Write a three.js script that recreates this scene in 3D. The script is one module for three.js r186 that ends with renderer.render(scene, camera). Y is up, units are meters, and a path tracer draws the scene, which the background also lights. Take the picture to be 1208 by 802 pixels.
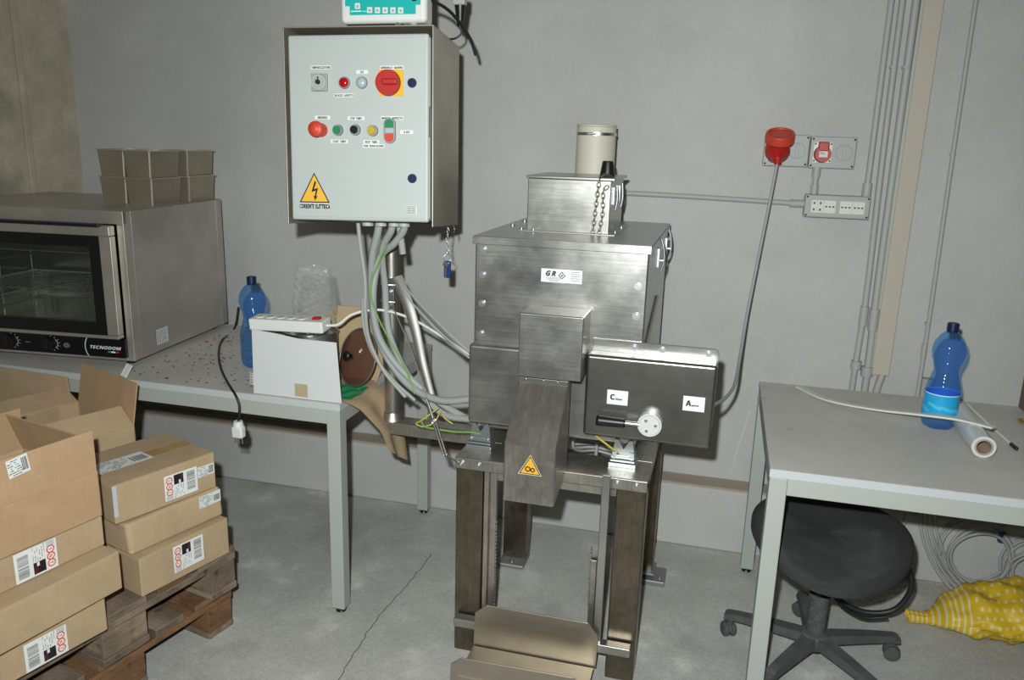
import * as THREE from 'three';
import { RoundedBoxGeometry } from 'three/addons/geometries/RoundedBoxGeometry.js';
import { mergeGeometries, toCreasedNormals } from 'three/addons/utils/BufferGeometryUtils.js';
import { RectAreaLightUniformsLib } from 'three/addons/lights/RectAreaLightUniformsLib.js';
RectAreaLightUniformsLib.init();

// ---------------------------------------------------------------- camera, light, exposure
const renderer = new THREE.WebGLRenderer({ antialias: true });
renderer.toneMapping = THREE.LinearToneMapping;
renderer.toneMappingExposure = 0.8;
renderer.shadowMap.enabled = true;
const scene = new THREE.Scene();
scene.background = new THREE.Color(0x0b0b0b);
const camera = new THREE.PerspectiveCamera(46.06, 1208 / 802, 0.05, 30);
camera.position.set(0, 1.55, 0);
camera.rotation.set(-0.2434, 0.25285, 0.02965, 'YXZ');
scene.add(camera);
camera.updateMatrixWorld(true);
// the photographer's flash, a hand's breadth above the lens and a little to its left
const flash = new THREE.SpotLight(new THREE.Color().setRGB(.94, .99, .965), 30.5, 0, 1.12, 1, 2);
flash.position.set(-0.065, 1.672, 0.02);
flash.target.position.set(-0.62, 0.78, -2.6);
flash.castShadow = true; flash.shadow.mapSize.set(2048, 2048);
scene.add(flash, flash.target);

// ---------------------------------------------------------------- helpers
const V = (x, y, z) => new THREE.Vector3(x, y, z);
function rng(seed) { let s = seed >>> 0; return () => { s = (s + 0x6D2B79F5) | 0; let t = Math.imul(s ^ (s >>> 15), 1 | s); t = (t + Math.imul(t ^ (t >>> 7), 61 | t)) ^ t; return ((t ^ (t >>> 14)) >>> 0) / 4294967296; }; }
const counts = {};
function numbered(n) { counts[n] = (counts[n] ?? -1) + 1; return counts[n] ? `${n}_${String(counts[n]).padStart(3, '0')}` : n; }
const org = new WeakMap();
// a thing: a Group at its base; parts of an unturned thing are given in world metres
function thing(name, label, category, pos, group, local) {
  const g = new THREE.Group(); g.name = numbered(name); g.position.set(...pos); scene.add(g);
  g.userData = { label, category }; if (group) g.userData.group = group;
  org.set(g, local ? [0, 0, 0] : pos);
  return g;
}
function part(name, geo, mat, parent, label) {
  const o = org.get(parent) ?? [0, 0, 0];
  if (o[0] || o[1] || o[2]) geo = geo.clone().translate(-o[0], -o[1], -o[2]);
  const m = new THREE.Mesh(geo, mat); m.name = name; if (label) m.userData.label = label;
  parent.add(m); org.set(m, o); return m;
}
function solo(name, geo, mat, label, category, group) {
  const m = new THREE.Mesh(geo, mat); m.name = numbered(name); m.userData = { label, category }; if (group) m.userData.group = group;
  scene.add(m); return m;
}
function struct(name, geo, mat) { const m = new THREE.Mesh(geo, mat); m.name = name; m.userData.kind = 'structure'; scene.add(m); org.set(m, [0, 0, 0]); return m; }
function merge(list) {
  return mergeGeometries(list.map(g => { g = g.index ? g.toNonIndexed() : g.clone(); for (const k of Object.keys(g.attributes)) if (!['position', 'normal', 'uv'].includes(k)) g.deleteAttribute(k); g.clearGroups(); return g; }));
}
function uvm(geo, off = 0) {            // uv in metres by the dominant axis of the normal
  const g = geo.index ? geo.toNonIndexed() : geo; const p = g.attributes.position, n = g.attributes.normal, uv = new Float32Array(p.count * 2);
  for (let i = 0; i < p.count; i++) {
    const ax = Math.abs(n.getX(i)), ay = Math.abs(n.getY(i)), az = Math.abs(n.getZ(i)); let u, v;
    if (ay >= ax && ay >= az) { u = p.getX(i); v = p.getZ(i); } else if (ax >= az) { u = p.getZ(i); v = p.getY(i); } else { u = p.getX(i); v = p.getY(i); }
    uv[2 * i] = u + off; uv[2 * i + 1] = v + off * .7;
  }
  g.setAttribute('uv', new THREE.BufferAttribute(uv, 2)); return g;
}
// box by extents, edges rounded
function bx(x0, x1, y0, y1, z0, z1, r = 0.002, seg = 1) {
  const w = Math.abs(x1 - x0), h = Math.abs(y1 - y0), d = Math.abs(z1 - z0);
  r = Math.min(r, w * .45, h * .45, d * .45);
  const g = new RoundedBoxGeometry(w, h, d, seg, r); g.translate((x0 + x1) / 2, (y0 + y1) / 2, (z0 + z1) / 2);
  return uvm(g);
}
function cyl(r0, r1, h, x, y, z, axis = 'y', n = 32, open = false) {   // centred on x, y, z; r0 at the + end
  const g = new THREE.CylinderGeometry(r0, r1, h, n, 1, open);
  if (axis === 'z') g.rotateX(Math.PI / 2); if (axis === 'x') g.rotateZ(-Math.PI / 2);
  return g.translate(x, y, z);
}
function tube(pts, r, seg = 60, rad = 8, closed = false) {
  return new THREE.TubeGeometry(new THREE.CatmullRomCurve3(pts.map(p => V(...p)), closed, 'centripetal'), seg, r, rad, closed);
}
function capped(pts, r, seg = 60, rad = 8) {            // tube with closed ends
  const c = new THREE.CatmullRomCurve3(pts.map(p => V(...p)), false, 'centripetal');
  const out = [new THREE.TubeGeometry(c, seg, r, rad)];
  for (const t of [0, 1]) { const s = new THREE.SphereGeometry(r, rad, 5); s.translate(...c.getPoint(t).toArray()); out.push(s); }
  return merge(out);
}
function corrugated(pts, r, pitch = 0.0072) {
  const c = new THREE.CatmullRomCurve3(pts.map(p => V(...p)), false, 'centripetal');
  const n = Math.round(c.getLength() / pitch) * 2, rad = 10, g = new THREE.TubeGeometry(c, n, r, rad), p = g.attributes.position;
  for (let i = 0; i <= n; i++) { const q = c.getPointAt(i / n), s = i % 2 ? 0.80 : 1; for (let j = 0; j <= rad; j++) { const k = i * (rad + 1) + j; p.setXYZ(k, q.x + (p.getX(k) - q.x) * s, q.y + (p.getY(k) - q.y) * s, q.z + (p.getZ(k) - q.z) * s); } }
  g.computeVertexNormals(); return g;
}
function prismX(poly, x0, x1, bev = 0.002) {            // poly in (z, y), extruded along x
  const s = new THREE.Shape(poly.map(([z, y]) => new THREE.Vector2(-z, y)));
  const g = new THREE.ExtrudeGeometry(s, { depth: x1 - x0 - 2 * bev, bevelEnabled: bev > 0, bevelSize: bev, bevelOffset: -bev, bevelThickness: bev, bevelSegments: 1 });
  g.rotateY(Math.PI / 2); g.translate(x0 + bev, 0, 0); return uvm(g);
}
function plateXY(poly, z0, t, bev = 0.0008) {           // poly in (x, y), thickness t towards +z
  const s = new THREE.Shape(poly.map(([x, y]) => new THREE.Vector2(x, y)));
  const g = new THREE.ExtrudeGeometry(s, { depth: Math.max(1e-4, t - 2 * bev), bevelEnabled: bev > 0, bevelSize: bev, bevelOffset: -bev, bevelThickness: bev, bevelSegments: 1 });
  g.translate(0, 0, z0 + bev); return uvm(g);
}
function sticker(w, h, x, y, z) { return new THREE.PlaneGeometry(w, h).translate(x, y, z); }

// ---------------------------------------------------------------- procedural textures
function noise(n, cell, seed) {          // tileable value noise, n x n
  const r = rng(seed), k = Math.max(1, Math.round(n / cell)), g = new Float32Array(k * k).map(() => r()), out = new Float32Array(n * n);
  for (let y = 0; y < n; y++) for (let x = 0; x < n; x++) {
    const fx = x / n * k, fy = y / n * k, x0 = Math.floor(fx), y0 = Math.floor(fy); let tx = fx - x0, ty = fy - y0; tx = tx * tx * (3 - 2 * tx); ty = ty * ty * (3 - 2 * ty);
    const a = g[y0 % k * k + x0 % k], b = g[y0 % k * k + (x0 + 1) % k], c = g[(y0 + 1) % k * k + x0 % k], d = g[(y0 + 1) % k * k + (x0 + 1) % k];
    out[y * n + x] = a + (b - a) * tx + (c - a) * ty + (a - b - c + d) * tx * ty;
  }
  return out;
}
function fbm(n, cell, oct, seed) { const o = new Float32Array(n * n); let a = 1, s = 0; for (let i = 0; i < oct; i++) { const m = noise(n, Math.max(1, cell / 2 ** i), seed + i * 17); for (let j = 0; j < o.length; j++) o[j] += m[j] * a; s += a; a *= .55; } for (let j = 0; j < o.length; j++) o[j] /= s; return o; }
function dataTex(n, fn, size, srgb = true) {   // fn(i) -> [r,g,b] 0..1 ; size = metres per repeat
  const d = new Uint8Array(n * n * 4);
  for (let i = 0; i < n * n; i++) { const c = fn(i, i % n, Math.floor(i / n)); for (let k = 0; k < 3; k++) d[4 * i + k] = Math.max(0, Math.min(255, c[k] * 255)); d[4 * i + 3] = 255; }
  const t = new THREE.DataTexture(d, n, n); t.wrapS = t.wrapT = THREE.RepeatWrapping; t.magFilter = THREE.LinearFilter; t.minFilter = THREE.LinearMipmapLinearFilter; t.generateMipmaps = true;
  if (srgb) t.colorSpace = THREE.SRGBColorSpace; t.repeat.set(1 / size, 1 / size); t.needsUpdate = true; return t;
}
function canvasTex(w, h, draw) {
  const c = document.createElement('canvas'); c.width = w; c.height = h; const x = c.getContext('2d'); draw(x, w, h);
  const t = new THREE.CanvasTexture(c); t.colorSpace = THREE.SRGBColorSpace; t.anisotropy = 8; return t;
}
const N = 512;
const f1 = fbm(N, 128, 5, 3), f2 = fbm(N, 40, 4, 11), f3 = noise(N, 2, 29), f4 = fbm(N, 200, 3, 41);
const mix = (a, b, t) => a.map((v, i) => v + (b[i] - v) * t);
const tWall = dataTex(N, i => { const v = .70 + (f1[i] - .5) * .07 + (f2[i] - .5) * .035 + (f3[i] - .5) * .02; return [v, v * .998, v * .985]; }, 1.7);
const tWallB = dataTex(N, i => { const v = f1[i] * .5 + f3[i] * .25 + f2[i] * .25; return [v, v, v]; }, .6, false);
const tConcrete = dataTex(N, (i) => { const d = Math.max(0, f1[i] - .52) * 2.2, v = .68 + (f2[i] - .5) * .16 + (f3[i] - .5) * .05 - d * .32; return [v * 1.02, v * .97, v * .87]; }, 1.3);
const NF = 1024, g1 = fbm(NF, 256, 6, 5), g2 = fbm(NF, 50, 5, 8), g3 = noise(NF, 2, 9), g4 = fbm(NF, 90, 4, 77);
const tFloor = dataTex(NF, i => { const d = Math.max(0, g4[i] - .55) * 1.0, l = Math.max(0, g2[i] - .60) * 1.1, v = .69 + (g1[i] - .5) * .13 + (g2[i] - .5) * .10 + (g3[i] - .5) * .07 - d * .25 + l * .3; return [v * 1.0, v * .995, v * .97]; }, 2.6);
const tFloorB = dataTex(NF, i => { const v = g2[i] * .6 + g3[i] * .2 + g1[i] * .2; return [v, v, v]; }, 1.1, false);
const s1 = fbm(N, 110, 5, 61), s2 = fbm(N, 24, 4, 67);
const streak = (() => { const r = rng(5), o = new Float32Array(N * N); for (let y = 0; y < N; y++) { let v = r(); for (let x = 0; x < N; x++) { if (r() < .012) v = r(); o[y * N + x] = v; } } return o; })();
const tSteel = dataTex(N, i => { const v = .665 + (s1[i] - .5) * .14 + (s2[i] - .5) * .05 + (streak[i] - .5) * .04; return [v, v * .992, v * .97]; }, .42);
const tOven = dataTex(N, i => { const v = .735 + (s1[i] - .5) * .14 + (streak[i] - .5) * .03; return [v, v * .965, v * .915]; }, .6);
const tSteelR = dataTex(N, i => { const v = .315 + (s1[i] - .5) * .13 + (streak[i] - .5) * .04; return [v, v, v]; }, .42, false);
const tSteelW = dataTex(N, (i, x, y) => { const st = streak[x * N + y]; const v = .66 + (s1[i] - .5) * .20 + (s2[i] - .5) * .12 + (st - .5) * .12; return [v, v * .972, v * .92]; }, .35);
const tKraft = dataTex(N, (i, x, y) => { const v = 1 + (f2[i] - .5) * .10 + (f3[i] - .5) * .05 + (streak[x * N + y] - .5) * .03 + (f4[i] - .5) * .08; return [.665 * v, .575 * v, .455 * v]; }, .5);
const tWood = dataTex(N, (i, x, y) => { const gr = streak[i] * .5 + f3[y * N + (x >> 3)] * .5; const v = .44 + (gr - .5) * .16 + (f1[i] - .5) * .34 - Math.max(0, f2[i] - .6) * .5; return [v * 1.04, v * .90, v * .76]; }, .4);
const tGreyTop = dataTex(N, i => { const v = .75 + (f1[i] - .5) * .08 + (f3[i] - .5) * .04 - Math.max(0, f2[i] - .66) * .25; return [v, v * .985, v * .955]; }, .8);
const tDust = dataTex(N, i => { const d = Math.max(0, s1[i] - .45) * .75 + (f3[i] - .5) * .03; const v = .27 + d * .32; return [v, v, v * 1.01]; }, .35);

const std = (o) => new THREE.MeshStandardMaterial(o), phy = (o) => new THREE.MeshPhysicalMaterial(o);
const M = {
  wall: std({ map: tWall, bumpMap: tWallB, bumpScale: .0012, roughness: .93 }),
  ledge: std({ color: 0xa89c8c, roughness: .95, bumpMap: tWallB, bumpScale: .002 }),
  concrete: std({ map: tConcrete, bumpMap: tWallB, bumpScale: .003, roughness: .95 }),
  floor: std({ map: tFloor, bumpMap: tFloorB, bumpScale: .0025, roughness: .86 }),
  ceiling: std({ color: 0xb9b7b0, roughness: .95 }),
  steel: std({ map: tSteel, roughnessMap: tSteelR, roughness: 1, metalness: .92 }),
  steelDark: std({ map: tSteelW, roughness: .36, metalness: .92 }),
  steelOven: std({ map: tOven, roughness: .46, metalness: .72 }),
  steelBright: std({ color: 0xd5d5d2, roughness: .3, metalness: 1 }),
  steelEdge: std({ color: 0xb0aea8, roughness: .42, metalness: .95 }),
  steelLeg: std({ map: tSteelW, color: 0xaca397, roughness: .34, metalness: .94 }),
  zinc: std({ color: 0xa9aeb0, roughness: .38, metalness: .9 }),
  galv: std({ color: 0x96989a, roughness: .5, metalness: .7 }),
  whitePaint: phy({ color: 0xabb1ae, roughness: .48, clearcoat: .15, clearcoatRoughness: .5 }),
  greyTop: std({ map: tGreyTop, roughness: .55 }),
  greyEdge: std({ color: 0xb5babb, roughness: .5 }),
  greyMetal: std({ color: 0xa2a6a1, roughness: .5 }),
  pvc: std({ color: 0xa3a5a2, roughness: .55 }),
  pvcBox: std({ color: 0x9c9f9c, roughness: .5 }),
  trunk: std({ color: 0xb3aa9e, roughness: .7 }),
  hose: std({ color: 0x969a98, roughness: .55 }),
  cable: std({ color: 0x9a9c99, roughness: .6 }),
  cableWhite: std({ color: 0xcfcfc4, roughness: .55 }),
  cableBlack: std({ color: 0x16191a, roughness: .5 }),
  wireGreen: std({ color: 0x6f9a4a, roughness: .5 }),
  wireYellow: std({ color: 0xb0a23c, roughness: .5 }),
  black: std({ color: 0x141416, roughness: .38 }),
  rubber: std({ color: 0x1b1b1c, roughness: .75 }),
  white: std({ color: 0xd2d4d0, roughness: .5 }),
  cream: std({ color: 0xc4bfb0, roughness: .55 }),
  red: phy({ color: 0xa81a12, roughness: .5, clearcoat: .1, clearcoatRoughness: .3 }),
  redSoft: phy({ color: 0xc23c2a, roughness: .5, clearcoat: .1, clearcoatRoughness: .3 }),
  redGlass: phy({ color: 0xa50f12, roughness: .15, clearcoat: .8 }),
  yellow: std({ color: 0xe0a91f, roughness: .45 }),
  yellowB: std({ color: 0xb89a12, roughness: .4 }),
  greenB: std({ color: 0x1f7a4d, roughness: .4 }),
  blueB: std({ color: 0x101b42, roughness: .35 }),
  greyLens: phy({ color: 0x9fb0bb, roughness: .25, clearcoat: .6 }),
  kraft: std({ map: tKraft, roughness: .9 }),
  kraftIn: std({ map: tKraft, color: 0xf8f0e6, roughness: .92 }),
  kraftPink: std({ map: tKraft, color: 0xfff2ec, roughness: .92 }),
  tape: phy({ color: 0xa07a3c, roughness: .3, clearcoat: .4 }),
  cartonWhite: std({ color: 0xc4c7c8, roughness: .75 }),
  wood: std({ map: tWood, roughness: .95 }),
  woodWarm: std({ map: tWood, color: 0xffd9b0, roughness: .95 }),
  bottle: phy({ color: 0xb2d8fb, transmission: .96, roughness: .06, ior: 1.3, thickness: 0 }),
  cap: std({ color: 0x0d1846, roughness: .4 }),
  glassOven: phy({ color: 0xd2d8d2, transmission: .97, roughness: .02, ior: 1.45, thickness: 0 }),
  glassLid: phy({ color: 0xb39a8c, transmission: .92, roughness: .04, ior: 1.45, thickness: 0 }),
  bag: phy({ color: 0xfbfcfb, transmission: .93, roughness: .05, ior: 1.6, thickness: 0, specularIntensity: 1 }),
  film: phy({ color: 0xc6cac9, roughness: .25, clearcoat: .6, clearcoatRoughness: .2 }),
  core: std({ color: 0xa39080, roughness: .9 }),
  fabric: std({ map: dataTex(N, i => { const v = .16 + (f3[i] - .5) * .03 + Math.max(0, s1[i] - .55) * .32; return [v, v, v * 1.02]; }, 1), roughness: .95 }),
  chairPlastic: std({ map: tDust, roughness: .8 }),
  teal: std({ color: 0x12a3a0, roughness: .4 }),
  enamel: std({ color: 0x1c1f22, roughness: .35, metalness: .3 }),
  crumb: std({ color: 0x5c4a35, roughness: .95 }),
  sand: std({ color: 0xa39a86, roughness: 1 }),
  tagBlue: std({ color: 0x1e3568, roughness: .3 }),
  green: std({ color: 0x1f8a5a, roughness: .6 }),
};
const paper = (map, o = {}) => std({ map, roughness: .6, polygonOffset: true, polygonOffsetFactor: -1, ...o });

// ---------------------------------------------------------------- the room
const WZ = -3.1, LX = -2.85, RX = 2.6, FZ = 2.7, CH = 3.3;
struct('floor', uvm(new THREE.BoxGeometry(RX - LX + .4, .2, FZ - WZ + .4).translate((LX + RX) / 2, -.1, (FZ + WZ) / 2)), M.floor);
const wallBack = struct('wall_back', uvm(new THREE.BoxGeometry(RX - LX + .4, CH, .2).translate((LX + RX) / 2, CH / 2, WZ - .1)), M.wall);
struct('wall_left', uvm(new THREE.BoxGeometry(.2, CH, FZ - WZ).translate(LX - .1, CH / 2, (FZ + WZ) / 2)), M.concrete);
struct('wall_right', uvm(new THREE.BoxGeometry(.2, CH, FZ - WZ).translate(RX + .1, CH / 2, (FZ + WZ) / 2)), M.wall);
struct('wall_front', uvm(new THREE.BoxGeometry(RX - LX + .4, CH, .2).translate((LX + RX) / 2, CH / 2, FZ + .1)), M.wall);
struct('ceiling', uvm(new THREE.BoxGeometry(RX - LX + .4, .2, FZ - WZ + .4).translate((LX + RX) / 2, CH + .1, (FZ + WZ) / 2)), M.ceiling);
// footing that stands proud of the wall, dusty on top
const base = struct('baseboard_back', bx(LX, RX, 0, .258, WZ, -3.0, .008, 2), M.wall);
part('ledge_top', bx(LX, RX, .256, .266, WZ, -3.004, .003), M.ledge, base, 'dusty beige top of the wall footing');
struct('trim_1', bx(LX, LX + .012, .0, CH, -2.83, -2.8, .004), M.concrete);   // formwork seam in the left wall

// ceiling lamp behind the photographer
{
  const t = thing('ceiling_lamp', 'long white batten lamp fixed to the ceiling behind the photographer', 'lamp', [.4, CH, 1.2]);
  part('housing', bx(-.3, 1.1, CH - .06, CH, 1.1, 1.3, .01), M.white, t);
  part('tube', cyl(.018, .018, 1.3, .4, CH - .09, 1.2, 'x', 16), std({ color: 0xfff1dc, emissive: 0xffe2bd, emissiveIntensity: 4 }), t);
  const l = new THREE.RectAreaLight(0xffeedd, 9, 1.3, .12); l.position.set(0, -.115, 0); l.rotation.x = -Math.PI / 2; t.add(l);
}

// ---------------------------------------------------------------- tables
const TL = .738;
function table(x0, x1, z0, z1, label) {          // z1 = front
  const t = thing('work_table', label, 'table', [(x0 + x1) / 2, 0, (z0 + z1) / 2]);
  const y = TL;
  part('table_top', bx(x0, x1, y - .022, y, z0, z1, .0015), M.greyTop, t);
  part('edge_band', bx(x0, x1, y - .0225, y - .0008, z1 - .001, z1 + .0015, .0006), M.greyEdge, t, 'pale edge band along the table top');
  for (const x of [x0, x1]) part('edge_band', bx(x - .0015, x + .0015, y - .0225, y - .0008, z0, z1, .0006), M.greyEdge, t, 'pale edge band along the table top');
  const a = y - .0225, b = a - .048, L = .046;
  part('apron', bx(x0 + L, x1 - L, b, a, z1 - .03, z1 - .002), M.greyMetal, t);
  part('apron', bx(x0 + L, x1 - L, b, a, z0 + .002, z0 + .03), M.greyMetal, t);
  for (const x of [x0 + .002, x1 - .03]) part('apron', bx(x, x + .028, b, a, z0 + L, z1 - L), M.greyMetal, t);
  for (const [x, z] of [[x0, z1 - L], [x1 - L, z1 - L], [x0, z0], [x1 - L, z0]]) {
    const leg = part('leg', bx(x, x + L, .016, a, z, z + L, .003), M.greyMetal, t);
    part('foot', merge([cyl(.02, .02, .006, x + L / 2, .013, z + L / 2), cyl(.012, .017, .010, x + L / 2, .005, z + L / 2)]), M.black, leg);
  }
  return t;
}
table(-2.72, -1.108, -2.98, -2.16, 'grey work table against the wall carrying the steel oven');
table(.176, 1.78, -2.90, -2.065, 'grey work table on the right with a blue bottle and an office chair below');

// ---------------------------------------------------------------- left table: oven
const ovenPanelTex = canvasTex(1024, 128, (c, w, h) => {
  c.fillStyle = '#0b0d14'; c.fillRect(0, 0, w, h);
  c.fillStyle = '#e8e8e8'; c.font = 'italic bold 30px sans-serif'; c.fillText('TECNODOM', 832, 74);
  c.fillStyle = '#2e9b57'; c.fillRect(930, 86, 20, 10); c.fillStyle = '#eee'; c.fillRect(950, 86, 20, 10); c.fillStyle = '#c33'; c.fillRect(970, 86, 20, 10);
  c.strokeStyle = '#d5d8da'; c.lineWidth = 5; c.beginPath(); c.arc(960, 64, 150, Math.PI * .84, Math.PI * 1.16); c.stroke();
  for (const x of [150, 400, 620]) { c.lineWidth = 3; c.beginPath(); c.arc(x, 60, 40, -1.5, 1.2); c.stroke(); for (let a = -1.5; a < 1.3; a += .45) { c.beginPath(); c.moveTo(x + Math.cos(a) * 46, 60 + Math.sin(a) * 46); c.lineTo(x + Math.cos(a) * 54, 60 + Math.sin(a) * 54); c.stroke(); } }
  c.strokeStyle = '#888'; c.lineWidth = 4; c.beginPath(); c.arc(708, 66, 15, 0, 7); c.stroke(); c.beginPath(); c.arc(708, 66, 7, 0, 7); c.stroke();
  c.fillStyle = '#a66'; c.fillRect(225, 60, 30, 4); c.fillStyle = '#889'; c.fillRect(300, 66, 24, 4); c.fillRect(480, 60, 26, 4);
});
const ovenTag = canvasTex(128, 128, (c, w, h) => { c.fillStyle = '#b9bcbd'; c.fillRect(0, 0, w, h); c.fillStyle = '#555'; c.font = 'bold 18px sans-serif'; for (let y = 16; y < 120; y += 16) for (let x = 8; x < 110; x += 26) c.fillRect(x, y, 10 + (x * y) % 14, 5); });
{
  const t = thing('convection_oven', 'stainless steel convection oven with a dark glass door and black knob panel', 'oven', [-1.962, TL, -2.292], null, true);
  t.rotation.y = .1;
  const W = .79, D = .655, H = .545, b = .02, p = .002;
  part('side_panel', bx(-.004, 0, b, H, -D, 0), M.steelOven, t); part('side_panel', bx(-W, -W + .004, b, H, -D, 0), M.steelOven, t);
  part('top_panel', bx(-W, 0, H - .004, H, -D, 0), M.steelOven, t);
  part('back_panel', bx(-W, 0, b, H, -D, -D + .004), M.steelOven, t);
  part('bottom_panel', bx(-W, 0, b, b + .004, -D, 0), M.steelOven, t);
  // front frame around the opening
  part('front_frame', merge([bx(-W, 0, H - .045, H - .001, -.02, 0), bx(-.026, -.001, b, H - .045, -.02, 0), bx(-W + .001, -W + .026, b, H - .045, -.02, 0), bx(-W + .026, -.026, b, b + .012, -.02, 0)]), M.steelOven, t);
  // chamber
  const cx0 = -W + .06, cx1 = -.06, cy0 = .125, cy1 = .485, cz = -.48;
  part('chamber', merge([bx(cx0, cx1, cy0 - .003, cy0, cz, -.02), bx(cx0, cx1, cy1, cy1 + .003, cz, -.02), bx(cx0 - .003, cx0, cy0, cy1, cz, -.02), bx(cx1, cx1 + .003, cy0, cy1, cz, -.02), bx(cx0, cx1, cy0, cy1, cz - .003, cz)]), std({ color: 0x5c5c56, roughness: .18, metalness: .97 }), t, 'dark steel oven chamber');
  part('fan_guard', merge([.05, .08, .11].map(r => new THREE.TorusGeometry(r, .0025, 6, 32).translate((cx0 + cx1) / 2 + .13, .31, cz + .02)).concat([cyl(.03, .03, .02, (cx0 + cx1) / 2 + .13, .31, cz + .012, 'z', 20)])), M.steelDark, t);
  for (const x of [cx0 + .012, cx1 - .012]) { const rods = []; for (const z of [-.08, -.25, -.42]) rods.push(cyl(.003, .003, cy1 - cy0 - .02, x, (cy0 + cy1) / 2, z, 'y', 8)); for (let k = 0; k < 5; k++) rods.push(cyl(.003, .003, .38, x + (x < -.4 ? .006 : -.006), cy0 + .05 + k * .07, -.25, 'z', 8)); part('rack_rail', merge(rods), M.steelBright, t); }
  for (const y of [.245, .385]) { const rods = []; for (const z of [-.07, -.43]) rods.push(cyl(.003, .003, cx1 - cx0 - .04, (cx0 + cx1) / 2, y, z, 'x', 8)); for (let k = 0; k < 21; k++) rods.push(cyl(.0016, .0016, .36, cx0 + .04 + k * (cx1 - cx0 - .08) / 20, y, -.25, 'z', 6)); part('wire_shelf', merge(rods), M.steelBright, t); }
  // door
  const d0 = .105, d1 = .497, dx0 = -W + .012, dx1 = -.03;
  const door = part('door', merge([bx(dx0, dx1, d1 - .035, d1, .004, .036, .004), bx(dx0, dx1, d0, d0 + .012, .004, .036, .003), bx(dx1 - .045, dx1, d0 + .012, d1 - .035, .004, .032, .004), bx(dx0, dx0 + .045, d0 + .012, d1 - .035, .004, .032, .004)]), M.steelOven, t);
  part('glass_border', merge([bx(dx0 + .045, dx1 - .045, d1 - .075, d1 - .035, .006, .03, .001), bx(dx0 + .045, dx1 - .045, d0 + .012, d0 + .055, .006, .03, .001), bx(dx1 - .085, dx1 - .045, d0 + .055, d1 - .075, .006, .03, .001), bx(dx0 + .045, dx0 + .085, d0 + .055, d1 - .075, .006, .03, .001)]), M.black, door, 'black printed border of the door glass');
  part('glass', new THREE.PlaneGeometry(dx1 - dx0 - .17, d1 - d0 - .13).translate((dx0 + dx1) / 2, (d0 + .055 + d1 - .075) / 2, .028), M.glassOven, door);
  part('handle', bx(dx0 + .02, dx1 - .03, d1 - .004, d1 + .006, .02, .05, .003, 2), std({ color: 0x141826, roughness: .4 }), door, 'dark blue grip strip along the top of the door');
  // panel
  const pan = part('control_panel', bx(dx0, -.022, .034, .100, 0, .014, .003), M.black, t);
  part('panel_print', sticker(.73, .066, -.39, .067, .0146), paper(ovenPanelTex, { roughness: .3 }), pan);
  for (const u of [150, 400, 620]) part('knob', merge([cyl(.021, .025, .02, -.755 + u / 1024 * .73, .0695, .024, 'z', 28), bx(-.758 + u / 1024 * .73, -.752 + u / 1024 * .73, .054, .085, .03, .038)]), M.black, pan);
  for (const [x, z] of [[-.05, -.05], [-W + .05, -.05], [-.05, -D + .05], [-W + .05, -D + .05]]) part('foot', cyl(.02, .016, .02, x, .01, z), M.black, t);
  part('rating_label', new THREE.PlaneGeometry(.075, .058).rotateY(Math.PI / 2).translate(.0006, .075, -.17), paper(ovenTag), t, 'small silver rating label');
  part('side_seam', bx(0, .0012, b, H - .002, -.045, -.043, .0003), M.steelEdge, t); part('side_seam', bx(0, .0012, b, H - .002, -D + .045, -D + .047, .0003), M.steelEdge, t);
}
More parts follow.
